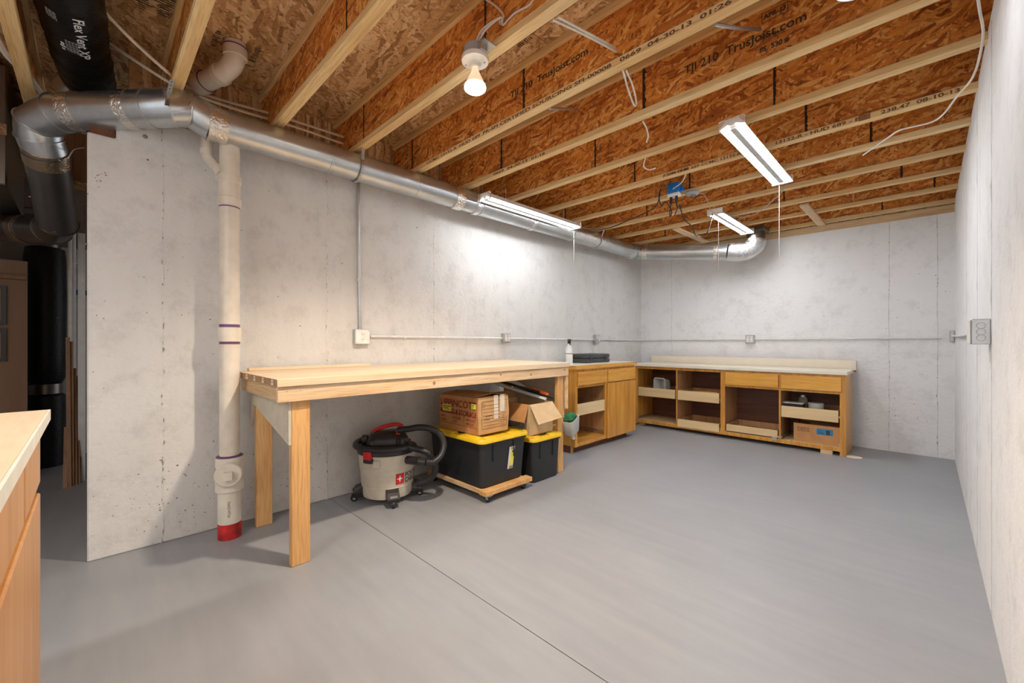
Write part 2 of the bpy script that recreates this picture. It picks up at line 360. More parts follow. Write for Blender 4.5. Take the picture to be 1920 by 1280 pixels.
def text(txt, size, m, parent, place, name='printing', sx=1.0, warp=None, bold=0.0, align='LEFT'):
    cu = bpy.data.curves.new('t', 'FONT'); cu.body = txt; cu.size = size; cu.align_x = align; cu.offset = bold; cu.resolution_u = 3
    ob = bpy.data.objects.new('t', cu); me = bpy.data.meshes.new_from_object(ob)
    if sx < 0: sx = -sx/max(v.co.x for v in me.vertices)
    vs = [place(v.co.x*sx, v.co.y) for v in me.vertices]; fs = [tuple(p.vertices) for p in me.polygons]
    bpy.data.objects.remove(ob); bpy.data.curves.remove(cu); bpy.data.meshes.remove(me)
    return link(name, vs, fs, m, parent)
def lines(name, rects, m, parent, place):
    vs, fs = [], []
    for (x0, y0, x1, y1) in rects:
        k = len(vs); vs += [place(x0, y0), place(x1, y0), place(x1, y1), place(x0, y1)]; fs.append((k, k+1, k+2, k+3))
    return link(name, vs, fs, m, parent)
def frame_rects(x0, y0, x1, y1, t): return [(x0, y0, x1, y0+t), (x0, y1-t, x1, y1), (x0, y0, x0+t, y1), (x1-t, y0, x1, y1)]
# ------------------------------------------------------------------ the shell
XL, XR, YF = -2.96, 0.184, 5.647
JB, SUB = 2.38, 2.69
fl = box('floor', (-6.5, -4.5, -0.16), (1.4, 6.2, -0.008), 'floor', kind='structure')
YJ = 1.172
box('floor_slab', (-6.5, -4.5, -0.008), (1.4, YJ-0.0018, 0), 'floor', fl)
box('floor_slab', (-6.5, YJ+0.0018, -0.008), (1.4, 6.2, 0), 'floor', fl)
def lumpy(name, a, b, m, axis, amp=0.004, n=40, kind='structure'):
    """wall slab whose room face undulates a little"""
    bm = bmesh.new(); V = [bm.verts.new(v) for v in cubev(a, b)]
    for f in CUBEF: bm.faces.new([V[i] for i in f])
    return from_bm(name, bm, m, None, False, kind)
NZ = 2.145
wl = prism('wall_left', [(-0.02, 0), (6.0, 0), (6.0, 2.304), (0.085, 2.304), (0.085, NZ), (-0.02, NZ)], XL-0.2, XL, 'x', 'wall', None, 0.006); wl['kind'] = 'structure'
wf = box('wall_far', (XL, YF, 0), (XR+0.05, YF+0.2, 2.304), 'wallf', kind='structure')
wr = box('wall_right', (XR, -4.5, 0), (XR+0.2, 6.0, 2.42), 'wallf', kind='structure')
wb = box('wall_light_block', (-6.3, -1.60, 0), (-2.3, -1.50, JB), 'wallf', kind='structure')  # unseen wall added to keep light from behind out of the utility corner
wm_ = box('wall_utility', (-6.5, -4.3, 0), (-6.3, 6.0, 2.7), 'rough', kind='structure')
box('trim_1', (XL-0.17, 0.085, 2.304), (XL-0.03, 6.0, JB), 'pine_y', kind='structure')
sl = box('trim_2', (XL, YF+0.006, 2.304), (XR, YF+0.15, JB), 'pine_x', kind='structure')
rb = box('trim_3', (XL-0.16, 0.14, JB), (XL-0.125, 6.0, SUB), 'osbsub', kind='structure')
box('trim_5', (XL, YF+0.03, JB), (XR+0.2, YF+0.06, SUB), 'osbsub', kind='structure')
box('trim_6', (XR+0.13, -4.5, 2.40), (XR+0.16, 6.0, SUB), 'osbsub', kind='structure')
box('trim_4', (XL-0.12, -0.012, NZ), (XL-0.02, 0.083, 2.302), 'backing', kind='structure')
# form seams in the concrete: raised ragged ridges
def seam(parent, pos, facing, z1, wd=0.004, dark=0.5):
    vs, fs, n = [], [], 90
    for i in range(n+1):
        z = z1*i/n; j = noise.noise((pos*9, z*6, 2))*0.006; w2 = wd*(0.5+0.9*abs(noise.noise((pos*3, z*23, 5)))*2); h = 0.0015+0.004*max(0, noise.noise((pos, z*14, 9)))
        for t, hh in ((-1, 0.0002), (0, h), (1, 0.0002)):
            q = pos+j+t*w2
            vs.append({'l': (XL+hh, q, z), 'r': (XR-hh, q, z), 'f': (q, YF-hh, z)}[facing])
    for i in range(n):
        for k in range(2): fs.append((i*3+k, i*3+k+1, (i+1)*3+k+1, (i+1)*3+k))
    return link('form_seam', vs, fs, 'wall', parent, False)
M['seamdark'] = plain('seam_grime', (0.30, 0.27, 0.24), 0.9, var=0.3)
def pits(parent, pos, facing, n, seed, wd=0.010, zt=2.3):
    random.seed(seed); vs, fs = [], []
    for i in range(n):
        z = random.random()**1.4*zt; q = pos+random.gauss(0, wd*0.25)+noise.noise((pos*9, z*6, 2))*0.006; s = random.uniform(0.0010, 0.0028); hh = random.uniform(0.002, 0.016); k = len(vs)
        for a in range(6):
            x_ = q+s*math.cos(a*PI/3)*random.uniform(0.6, 1.2); z_ = z+hh*math.sin(a*PI/3)*random.uniform(0.6, 1.2)
            vs.append({'l': (XL+0.0045, x_, z_), 'r': (XR-0.0045, x_, z_), 'f': (x_, YF-0.0045, z_)}[facing])
        fs.append(tuple(range(k, k+6)))
    return link('seam_pit', vs, fs, 'seamdark', parent, kind='stuff')
for i, y in enumerate((0.269, 1.149, 2.035)): seam(wl, y, 'l', 2.3, 0.006 if i < 2 else 0.003); pits(wl, y, 'l', (45, 40, 45)[i], i)
for y in (3.4,): seam(wl, y, 'l', 2.3, 0.002)
for i, x in enumerate((-0.27, 0.072, -2.5)): seam(wf, x, 'f', 2.3, 0.003); pits(wf, x, 'f', 22, 10+i, 0.008)
for i, y in enumerate((3.996, 2.528, 3.2)): seam(wr, y, 'r', 2.38, 0.003); pits(wr, y, 'r', (20, 30, 6)[i], 20+i, 0.01)
h = lathe('tie_hole', [(0.008, -0.004), (0.012, 0.001), (0.010, 0.002), (0.004, 0.0015)], 'seamdark', wl, tuple(at_x(272, 256, XL)), 10, 'x')
def scuffs(parent, cx, cy, n, seed, sp, facing='l'):
    random.seed(seed); vs, fs = [], []
    for i in range(n):
        a_, b_ = cx+random.gauss(0, sp), cy+random.gauss(0, sp); r = random.uniform(0.0015, 0.005); k = len(vs)
        for a in range(6):
            p_, q_ = a_+r*math.cos(a)*random.uniform(0.5, 1.4), b_+r*math.sin(a)*random.uniform(0.5, 1.2)
            vs.append((XL+0.001, p_, q_) if facing == 'l' else (XR-0.001, p_, q_) if facing == 'r' else (p_, YF-0.001, q_))
        fs.append(tuple(range(k, k+6)))
    return link('chipped_paint', vs, fs, 'seamdark', parent, kind='stuff')
p = at_x(190, 335, XL); scuffs(wl, p.y, p.z, 12, 3, 0.02)
for k, (y, z, n, sp) in enumerate(((0.3, 0.25, 50, 0.12), (0.5, 0.2, 60, 0.14), (0.95, 0.2, 40, 0.14), (1.1, 0.5, 30, 0.1), (1.8, 0.45, 25, 0.15), (0.6, 1.3, 25, 0.4), (1.6, 1.5, 25, 0.4), (0.12, 1.2, 30, 0.3))): scuffs(wl, y, z, n, 40+k, sp)
for k, (x, z, n, sp) in enumerate(((-0.3, 0.35, 25, 0.15), (-1.0, 1.5, 15, 0.4), (-0.1, 1.7, 12, 0.3))): scuffs(wf, x, z, n, 60+k, sp, 'f')
# ------------------------------------------------------------------ ceiling: subfloor and I-joists
ce = box('ceiling', (-6.5, -4.5, SUB+0.019), (XR+0.2, 6.2, SUB+0.1), 'osbsub', kind='structure')
ys = [-4.5, -3.28, -2.06, -0.84, 0.38, 1.60, 2.82, 4.04, 5.26, 6.2]
for j in range(len(ys)-1):
    off = 1.22 if j % 2 else 0
    xs = [-6.5]+[x for x in (-5.1+off, -2.66+off, -0.22+off) if x < XR]+[XR+0.2]
    for i in range(len(xs)-1):
        box('subfloor_panel', (xs[i]+0.002, ys[j]+0.002, SUB), (xs[i+1]-0.002, ys[j+1]-0.002, SUB+0.018), 'osbsub', ce)
JY = [-2.17, -1.69, -1.21, -0.70, -0.236, 0.300, 0.781, 1.262, 1.741, 2.220, 2.698, 3.176, 3.648, 4.130, 4.605, 5.085, 5.590]
webjoint = {1.262: [(682, 220), (910, 30)], 1.741: [(982, 160), (773, 287)], 2.220: [(1207, 160), (940, 285)], 2.698: [(1116, 290), (1452, 160), (900, 370)],
            3.176: [(1511, 225), (1190, 320)], 3.648: [(1293, 340), (1633, 250), (1060, 400)], 4.130: [(1083, 395), (1213, 392)], 4.605: [(1470, 370), (1690, 330)], 5.085: [(1752, 345), (1247, 430)], 5.590: [(1654, 388)], 0.781: [(650, 40)], 0.3: [(398, 20)]}
JO = {}
def wob(i): return 0
for i, y in enumerate(JY):
    x0, x1 = XL-0.12, XR+0.12
    if y < -0.15: x0 = -6.2
    web = box('floor_joist', (x0, y-0.005, JB+0.034), (x1, y+0.005, SUB-0.034), 'osbweb', ce)
    JO[y] = web
    bf = box('bottom_flange', (x0, y-0.026, JB), (x1, y+0.026, JB+0.035), 'flange', web, 0.0015)
    box('top_flange', (x0, y-0.026, SUB-0.035), (x1, y+0.026, SUB-0.0005), 'flange', web, 0.0015)
    for (u, v) in webjoint.get(y, []):
        p = at_y(u, v, y-0.005); bm = bmesh.new(); wd = 0.015 if 1.3 < y < 2.3 else 0.011
        vs, fs, n = [], [], 26
        for k in range(n+1):
            z = JB+0.035+(SUB-JB-0.07)*k/n; j = wd*random.uniform(0.35, 1.0)
            vs += [(p.x-wd*0.35-0.002, y-0.0062, z), (p.x+j, y-0.0062, z)]
        for k in range(n): fs.append((2*k, 2*k+1, 2*k+3, 2*k+2))
        link('web_joint', vs, fs, 'blacktar', web)
def jprint(txt, u, v, u2, size, y, off=-0.0075, m='inkb', bold=0.0006, z=None, name='printing'):
    a = at_y(u, v, y+off); b = at_y(u2, v, y+off); zz = a.z if z is None else z
    w_ = abs(b.x-a.x); sx = -w_
    return text(txt, size, m, JO[y], lambda x, q: (a.x+x, y+off, zz+q), name, sx, bold=bold)
jprint('TJI 210  TrusJoist.com', 1283, 140, 1512, 0.060, 2.220, m='inkd')
jprint('TJI 210  TrusJoist.com', 957, 185, 1102, 0.055, 1.741, m='inkd')
jprint('TJI 210', 1156, 317, 1196, 0.055, 3.176, m='inkd', bold=0.001)
jprint('APR-13', 1432, 37, 1474, 0.032, 2.220, m='inkd', bold=0.0012)
a = at_y(1428, 42, 2.212); b = at_y(1478, 10, 2.212)
lines('stamp_box', frame_rects(a.x, a.z-0.006, b.x, a.z+0.040, 0.003), 'inkd', JO[2.220], lambda x, z: (x, 2.2125, z))
jprint('PS  530 #', 1424, 100, 1480, 0.034, 2.220, m='inkd', bold=0.001)
lines('stamp_line', [(a.x, JB+0.125+k*0.009, b.x-0.02*k, JB+0.128+k*0.009) for k in range(3)], 'inkd', JO[2.220], lambda x, z: (x, 2.2125, z))
fz = JB+0.008
jprint('PR-SFI CERTIFIED SOURCING SFI-00008   0669  04-30-13  01:26', 905, 225, 1372, 0.026, 1.741, -0.0265, z=fz, bold=0.0008)
jprint('CCMC 13132-R  HUD 689', 800, 300, 900, 0.024, 1.741, -0.0265, z=fz, bold=0.0006)
jprint('0669  04-30-13  01:16', 925, 305, 1022, 0.026, 2.220, -0.0265, z=fz, bold=0.0008)
jprint('COM-HUD 689 CCMC 13132-R', 1245, 320, 1390, 0.026, 3.176, -0.0265, z=fz, bold=0.0006)
jprint('13132-R - HUD 689 - BR     238.47  08-10-13', 1452, 260, 1800, 0.028, 3.176, -0.0265, z=fz, bold=0.0008)
jprint('JI 210 - COM', 1243, 330, 1290, 0.026, 3.176, -0.0265, z=fz, bold=0.0008)
# stain at a knot in a flange
box('dark_patch', (at_y(1610, 230, 3.15).x, 3.1485, JB+0.001), (at_y(1632, 222, 3.15).x, 3.151, JB+0.034), 'stick', JO[3.176])
# inspection stamps on the subfloor
def stamp(u, v, wx, wy, n, seed):
    random.seed(seed); p = at_z(u, v, SUB); R = []
    for k in range(n):
        x0 = k/n*wx; hh = random.uniform(0.4, 1.0)*wy
        R.append((x0, (wy-hh)/2, x0+wx/n*random.uniform(0.3, 0.7), (wy+hh)/2))
    lines('printed_stamp', R, 'inkd', ce, lambda x, y_: (p.x-wx/2+x, p.y-wy/2+y_, SUB-0.0006))
stamp(405, 72, 0.16, 0.035, 9, 1); stamp(480, 100, 0.18, 0.035, 11, 2); stamp(310, 12, 0.16, 0.09, 9, 3); stamp(265, 5, 0.1, 0.06, 6, 4); stamp(985, 78, 0.1, 0.03, 8, 5)
# ledger boards by the far wall and the short braces under the joists
tag(box('brace_board', (-0.845, 4.66, JB-0.020), (-0.775, 5.60, JB-0.0005), 'pine_y', None, 0.002), 'pine brace board nailed under the joists toward the right, near the far wall', 'board', 'short boards nailed across the joist bottoms')
tag(box('brace_board', (-2.04, 4.62, JB-0.020), (-1.965, 5.53, JB-0.0005), 'pine_y', None, 0.002), 'pine brace board nailed under the joists above the far duct elbow run', 'board', 'short boards nailed across the joist bottoms')
# ------------------------------------------------------------------ ceiling lamps
def shop_light(x, y0, y1, z, label, chain=None, glow='tubeglow'):
    t = thing('shop_light', label, 'light', (x, (y0+y1)/2, z), 'hanging twin-tube shop lights')
    w2 = 0.066
    prof = [(-w2, 0.004), (-w2, 0.0), (-0.022, 0.018), (-0.012, 0.010), (0.012, 0.010), (0.022, 0.018), (w2, 0.0), (w2, 0.004), (0.035, 0.045), (-0.035, 0.045)]
    prism('reflector', [(x+a, z+b) for a, b in prof], y0+0.02, y1-0.02, 'y', 'white', t)
    for s in (-1, 1):
        tube('lamp_tube', [(x+s*0.040, y0+0.03, z+0.006), (x+s*0.040, y1-0.03, z+0.006)], 0.013, glow, t, 10)
    box('end_cap', (x-w2-0.004, y0, z-0.012), (x+w2+0.004, y0+0.022, z+0.046), 'clear' if chain is None else 'porc', t, 0.003)
    box('end_cap', (x-w2-0.004, y1-0.022, z-0.012), (x+w2+0.004, y1, z+0.046), 'porc', t, 0.003)
    box('centre_cover', (x-0.017, y0+0.03, z-0.006), (x+0.017, y1-0.03, z+0.012), 'covergrey', t)
    for yy in (y0+0.25, y1-0.2):
        tube('hanging_chain', [(x, yy, z+0.045), (x, yy, JB if z < JB-0.05 else z+0.05)], 0.0018, 'cable', t, 6)
    return t
shop_light(-2.50, 2.19, 3.42, 2.235, 'lit twin-tube shop light hanging in front of the silver duct on the left', None, 'tubeglow_soft')
shop_light(-0.79, 2.56, 3.76, 2.325, 'lit twin-tube shop light nearest the right wall, with clear end cap')
shop_light(-1.44, 4.19, 5.225, 2.325, 'lit twin-tube shop light farthest back, near the duct elbow', 1)
def cord(name, pts, r, m, label, cat='cord', group=None, n=6, flat=None):
    return tag(tube(name, pts, r, m, None, 7, True, n, flat), label, cat, group)
cord('pull_cord', [at_y(1461, 348, 3.74), at_y(1461, 420, 3.74), at_y(1461, 489, 3.74)], 0.0015, 'cable', 'long white pull cord below the right-hand shop light', group='pull cords of the shop lights')
cord('pull_cord', [at_y(1347, 412, 4.3), at_y(1347, 505, 4.3)], 0.0018, 'cable', 'white pull cord below the farthest shop light', group='pull cords of the shop lights')
cord('pull_cord', [at_y(1076, 435, 3.40), at_y(1076, 492, 3.40)], 0.0018, 'cable', 'white pull cord below the left-hand shop light', group='pull cords of the shop lights')
# bulb in its porcelain holder
bx_, by_ = -1.392, 1.172
t = thing('bulb_holder', 'lit reflector bulb in a round white porcelain holder beside the third joist', 'light', (bx_, by_, 2.30))
lathe('junction_box', [(0.048, 2.335), (0.048, 2.375), (0.02, 2.377)], 'grey', t, (bx_, by_, 0), 16)
box('mounting_bracket', (bx_-0.075, by_-0.012, 2.372), (bx_+0.075, by_+0.055, 2.376), 'zinc', t)
for s in (-1, 1): box('box_ear', (bx_+s*0.055-0.006, by_-0.02, 2.335), (bx_+s*0.055+0.006, by_+0.02, 2.378), 'zinc', t, 0.002)
lathe('porcelain_base', [(0.022, 2.290), (0.024, 2.305), (0.045, 2.308), (0.058, 2.314), (0.060, 2.328), (0.055, 2.336), (0.02, 2.336)], 'porc', t, (bx_, by_, 0), 32)
for a in (0.6, 3.7): lathe('screw', [(0.004, 2.305), (0.004, 2.311), (0.001, 2.312)], 'grey', t, (bx_+0.042*math.cos(a), by_+0.042*math.sin(a), 0), 8)
M['bulbneck'] = plain('glass_neck', (0.9, 0.8, 0.65), 0.2, emit=(1, 0.75, 0.45), es=0.30)
bb = lathe('bulb_neck', [(0.013, 2.292), (0.014, 2.282), (0.019, 2.268), (0.034, 2.236), (0.0445, 2.212)], 'bulbneck', t, (bx_, by_, 0), 24)
lathe('bulb_face', [(0.0445, 2.212), (0.047, 2.204), (0.046, 2.196), (0.036, 2.188), (0.018, 2.183), (0.001, 2.182)], 'bulbglow', t, (bx_, by_, 0), 24)
L = bpy.data.lights.new('bulb_beam', 'SPOT'); L.energy = SPOT_W; L.color = (1, 0.84, 0.66); L.spot_size = 2.5; L.spot_blend = 0.6; L.shadow_soft_size = 0.04
o = bpy.data.objects.new('bulb_beam', L); COL.objects.link(o); o.parent = t; o.matrix_basis = WM[t.name].inverted() @ Matrix.Translation((bx_, by_, 2.175))
cg = 'white cables stapled among the joists'
wy = 1.235
cord('house_cable', [(bx_-0.01, by_, 2.378), (bx_+0.02, by_+0.02, 2.45), (bx_+0.09, by_+0.05, 2.48), at_y(938, 45, 1.25), at_y(944, 28, 1.25), at_y(925, 8, 1.25), (at_y(912, 0, 1.25).x-0.05, 1.2, 2.68)], 0.0045, 'cable', 'white cable curling up from the bulb holder toward the subfloor', 'cable', cg)
cord('house_cable', [(bx_+0.012, by_, 2.378), (bx_+0.045, by_+0.02, 2.44), (bx_+0.11, by_+0.05, 2.475), at_y(943, 47, 1.253), at_y(965, 25, 1.253), at_y(992, 10, 1.253), at_y(1003, -6, 1.253)], 0.0045, 'cable', 'white cable running right from the bulb holder to a staple', 'cable', cg)
# disc lamp at the frame's top edge
dx, dy = at_z(1614, -34, 2.33).x, at_z(1614, -34, 2.33).y
t = thing('disc_light', 'round white disc light at the very top of the view', 'light', (dx, dy, 2.33))
lathe('housing', [(0.045, 2.355), (0.070, 2.350), (0.078, 2.335), (0.074, 2.322), (0.060, 2.320)], 'white', t, (dx, dy, 0), 40)
lathe('lens', [(0.060, 2.320), (0.050, 2.314), (0.001, 2.311)], 'discglow', t, (dx, dy, 0), 32, cap=False)
box('mounting_bar', (dx-0.012, 1.748, 2.352), (dx+0.012, dy, 2.358), 'zinc', t)
# unseen fill lamps behind the camera, added to brighten the room, shaped as shop lights
for k, (x, y) in enumerate(((-1.0, -1.3), (-2.4, -2.6), (-0.6, -3.2))):
    t = thing('shop_light', ('added fill light behind the viewer, nearest of three', 'added fill light behind the viewer, toward the utility room', 'added fill light behind the viewer, farthest back')[k], 'light', (x, y, 2.33), 'added fill lights behind the viewer')
    box('reflector', (x-0.066, y-0.6, 2.33), (x+0.066, y+0.6, 2.375), 'white', t)
    L = bpy.data.lights.new('fill_area', 'AREA'); L.shape = 'RECTANGLE'; L.size = 0.12; L.size_y = 1.15; L.energy = FILL_W; L.color = (1, 0.96, 0.91)
    o = bpy.data.objects.new('fill_area', L); COL.objects.link(o); o.parent = t; o.matrix_basis = Matrix.Translation((0, 0, -0.01))
# unlit utility-room holder: small empty holder by blue box
p = at_y(1296, 368, 3.60)
t = thing('empty_bulb_holder', 'empty grey bulb holder under a joist beside the blue box', 'lampholder', (p.x, 3.62, JB))
lathe('base', [(0.056, 0.0), (0.060, -0.012), (0.050, -0.022), (0.030, -0.026), (0.028, -0.018), (0.012, -0.016)], 'grey', t, (p.x, 3.62, JB), 24)
tube('socket_tab', [(p.x, 3.62, JB-0.02), (p.x, 3.62, JB-0.06)], 0.004, 'rust', t, 6)
# blue junction box with plug-in cords
pb = at_y(1265, 362, 3.58); bz = pb.z
t = thing('blue_outlet_box', 'blue plastic outlet box with white receptacle hanging off a joist', 'outlet box', (pb.x, 3.58, bz))
X = pb.x
box('box_body', (X-0.052, 3.54, bz-0.010), (X+0.052, 3.60, bz+0.085), 'blue', t, 0.010, 3)
box('mounting_ear', (X+0.048, 3.57, bz+0.0), (X+0.085, 3.585, bz+0.03), 'blue', t, 0.002)
rc = box('receptacle', (X-0.050, 3.535, bz-0.035), (X+0.055, 3.595, bz-0.008), 'white', t, 0.006, 2)
for s in (-0.024, 0.024): 
    pl = lathe('plug', [(0.010, 0.01), (0.012, 0.0), (0.012, -0.03), (0.007, -0.055)], 'black', t, (X+s, 3.562, bz-0.042), 12)
box('nail_bracket', (X+0.052, 3.598, bz+0.02), (X+0.062, 3.622, bz+0.06), 'zinc', t)
ck = 'black power cords of the shop lights'
J8 = 3.50
cord('power_cord', [(X-0.024, 3.56, bz-0.09), (X-0.03, 3.55, bz-0.17), (X-0.015, 3.53, bz-0.21), (X-0.005, 3.53, bz-0.17), (X-0.05, 3.52, bz-0.08), (X-0.09, 3.51, bz-0.10), (X-0.105, 3.50, bz-0.02), (X-0.09, 3.5, bz+0.04), at_y(1228, 388, 3.5), at_y(1180, 412, 3.48), at_y(1140, 428, 3.45), at_y(1110, 430, 3.43), (-2.50, 3.42, 2.26)], 0.0048, 'black', 'black cord sagging from the blue box to the left shop light', 'cord', ck)
cord('power_cord', [(X+0.024, 3.56, bz-0.09), (X+0.035, 3.55, bz-0.15), (X+0.02, 3.53, bz-0.21), (X+0.055, 3.55, bz-0.12), at_y(1277, 395, 3.6), at_y(1284, 412, 3.7), at_y(1298, 425, 3.8), at_y(1304, 440, 3.85), at_y(1316, 443, 3.95), at_y(1326, 436, 4.0), at_y(1333, 415, 4.12), (-1.46, 4.205, 2.34)], 0.0048, 'black', 'black cord looping down from the blue box to the farthest shop light', 'cord', ck)
cord('power_cord', [(-0.76, 3.76, 2.33), at_y(1465, 362, 3.9), at_y(1450, 375, 3.95), at_y(1430, 392, 4.0), at_y(1414, 402, 4.05), at_y(1385, 407, 4.1), at_y(1355, 399, 4.15), at_y(1335, 397, 4.1), at_y(1328, 380, 3.9), at_y(1320, 365, 3.75), at_y(1312, 361, 3.69)], 0.0032, 'grey', 'grey cord draped from the right shop light over the farthest one', 'cord', ck)
cord('house_cable', [at_y(1286, 327, 3.21), at_y(1278, 342, 3.3), at_y(1262, 354, 3.53)], 0.0045, 'cable', 'short white cable dropping into the blue outlet box', 'cable', cg)
cord('house_cable', [at_y(1205, 227, 2.22), at_y(1212, 240, 2.25), at_y(1215, 255, 2.28), at_y(1212, 267, 2.3)], 0.0045, 'cable', 'cut white cable end hanging from the joist above the middle', 'cable', cg, 5)
cord('house_cable', [at_y(1210, 297, 2.70), at_y(1207, 312, 2.72), at_y(1217, 318, 2.73), at_y(1229, 315, 2.73)], 0.0045, 'cable', 'hooked cut white cable end below the next joist', 'cable', cg, 5)
cord('house_cable', [at_y(1168, 132, 1.72), at_y(1177, 165, 1.85), at_y(1189, 197, 1.9), at_y(1193, 190, 1.92), at_y(1186, 160, 1.85), at_y(1174, 132, 1.75)], 0.0045, 'cable', 'folded loop of white cable hanging between two joists', 'cable', cg, 6)
cord('house_cable', [at_y(1036, 37, 1.30), at_y(1090, 62, 1.45), at_y(1156, 97, 1.72)], 0.005, 'cable', 'lower of two parallel white cables crossing a joist bay', 'cable', cg, 5)
cord('house_cable', [at_y(1046, 32, 1.30), at_y(1095, 58, 1.45), at_y(1154, 90, 1.72)], 0.005, 'cable', 'upper of two parallel white cables crossing a joist bay', 'cable', cg, 5)
cord('house_cable', [at_z(1828, -40, 2.32), at_z(1837, 20, 2.31), at_z(1843, 70, 2.30), at_z(1826, 140, 2.29), at_z(1795, 180, 2.28), at_z(1755, 225, 2.28), at_z(1690, 243, 2.30), at_z(1665, 258, 2.32), at_z(1618, 291, 2.33)], 0.0045, 'cable', 'long loose white cable arching down beside the right wall', 'cable', cg, 8)
cord('steel_stub', [at_y(1340, 45, 1.78), at_y(1380, 52, 1.95), at_y(1425, 55, 2.18)], 0.008, 'zinc', 'grey steel stub rod crossing a bay near the printed joist', 'rod', 'steel rods between the joists', 4)
cord('steel_stub', [at_y(1030, 203, 1.78), at_y(1083, 205, 2.19)], 0.008, 'zinc', 'short grey steel rod end in a bay above the middle', 'rod', 'steel rods between the joists', 4)
# PEX lines along the left
def px_line(pts, label): return cord('water_tubing', pts, 0.008, 'pexw', label, 'tubing', 'pale tubing stapled over the duct', 8)
px_line([at_z(150, -40, 2.60), at_z(190, 15, 2.58), at_z(255, 82, 2.50), at_z(320, 140, 2.42), at_x(345, 158, -2.90), at_x(400, 183, -2.93), at_x(500, 211, -2.93), at_x(600, 242, -2.93), at_x(670, 266, -2.95)], 'upper pale plastic tube running above the silver duct')
px_line([at_z(150, 38, 2.64), at_z(208, 83, 2.60), at_z(320, 156, 2.42), at_x(372, 180, -2.90), at_x(450, 207, -2.93), at_x(560, 240, -2.93), at_x(662, 276, -2.95)], 'lower pale plastic tube running above the silver duct')
# ------------------------------------------------------------------ main duct
DR = 0.089
t = thing('round_duct', 'long round silver metal duct running under the joists along two walls', 'duct', (-2.72, 2.5, 2.17))
cz = 2.272
A0 = Vector((-2.745, 0.44, 2.283)); A1 = Vector((-2.735, 4.92, 2.278))
def ring(name, c, d, r, wd, m, par): 
    d = Vector(d).normalized(); c = Vector(c)
    return tube(name, [c-d*wd/2, c+d*wd/2], r, m, par, 28)
N = 7; seg = (A1-A0)/N
for k in range(N):
    s = tube('duct_section', [A0+seg*k, A0+seg*(k+1)-seg*0.0005], DR if k % 2 else DR-0.0012, 'galv' if k != 5 else 'flexfoil', t, 32)
    tube('seam_bead', [A0+seg*(k+1)-Vector((0, 0.012, 0)), A0+seg*(k+1)-Vector((0, 0.004, 0))], DR+0.003, 'galv', s, 32)
dA = (A1-A0).normalized()
for yy in (0.475, 2.1, 4.90): ring('foil_tape', (-2.74, yy, 2.275), dA, DR+0.0028, 0.085, 'foil', t)
for yy, w_ in ((2.3, 0.05), (3.0, 0.05)): ring('foil_tape', (-2.74, yy, 2.275), dA, DR+0.0022, w_, 'flexfoil', t)
# left elbow, run toward the utility area: mitred gores that share their joint planes
def gores(pts, mats, names, r=DR):
    P = [Vector(p) for p in pts]; D = [(P[i+1]-P[i]).normalized() for i in range(len(P)-1)]
    J = [D[0]]+[(D[i-1]+D[i]).normalized() for i in range(1, len(D))]+[D[-1]]
    out = []
    for i in range(len(D)):
        o = tube(names[i], [P[i], P[i].lerp(P[i+1], 0.5), P[i+1]], r, mats[i], t, 36, True, 0, None, (J[i], J[i+1]))
        if i: 
            j = J[i]
            tube('crimp_ring', [P[i]-D[i-1]*0.004, P[i]+D[i]*0.004], r+0.005, mats[i], o, 36, True, 0, None, (j, j))
        out.append(o)
    return out
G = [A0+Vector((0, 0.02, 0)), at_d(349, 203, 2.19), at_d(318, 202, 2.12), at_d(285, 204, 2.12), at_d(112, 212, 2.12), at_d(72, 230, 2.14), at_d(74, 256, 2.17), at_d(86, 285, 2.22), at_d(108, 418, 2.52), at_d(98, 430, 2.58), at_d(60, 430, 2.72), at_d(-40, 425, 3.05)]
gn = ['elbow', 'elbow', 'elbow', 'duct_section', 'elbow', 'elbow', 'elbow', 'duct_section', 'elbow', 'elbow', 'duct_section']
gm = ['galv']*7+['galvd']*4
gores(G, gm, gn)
dB = (G[4]-G[3]).normalized()
for q in (0.012, 0.03): ring('crimp_ring', G[1]+(G[0]-G[1])*q*6, (G[0]-G[1]), DR+0.006, 0.006, 'galv', t)
ring('foil_tape', G[3].lerp(G[4], 0.22), dB, DR+0.003, 0.05, 'foil', t)
ring('foil_tape', G[3].lerp(G[4], 0.80), dB, DR+0.003, 0.06, 'foil', t)
ring('foil_tape', G[7].lerp(G[8], 0.04), G[8]-G[7], DR+0.003, 0.09, 'brownfoil', t)
ring('foil_tape', G[10].lerp(G[11], 0.1), G[11]-G[10], DR+0.003, 0.09, 'brownfoil', t)
tube('slip_seam', [G[7].lerp(G[8], 0.2)+Vector((0.055, 0.066, 0)), G[8]+Vector((0.055, 0.068, 0.02))], 0.004, 'galv', t, 6)
# far corner elbow and run along the far wall
F0 = Vector((-2.64, 5.05, 2.265)); F1 = Vector((-1.66, 5.26, 2.155))
e4 = tube('elbow', [A1, (-2.72, 4.99, 2.272), (-2.69, 5.03, 2.268), F0], DR+0.009, 'galv', t, 32)
dF = (F1-F0).normalized()
for k in range(3): ring('crimp_ring', (-2.725+0.012*k, 4.965+0.02*k, 2.272), (0.3+0.2*k, 1, 0), DR+0.013, 0.006, 'galv', e4)
tube('duct_section', [F0, F1], DR+0.008, 'galv', t, 32)
ring('foil_tape', F0+dF*0.06, dF, DR+0.012, 0.06, 'foil', t)
ring('foil_tape', F1-dF*0.12, dF, DR+0.012, 0.04, 'foil', t)
rr = [DR+0.003+0.003*(k % 2) for k in range(13)]
fp = smoothpts([F1, (-1.56, 5.30, 2.14), (-1.47, 5.335, 2.15), (-1.405, 5.355, 2.20), (-1.39, 5.36, 2.27)], 3)
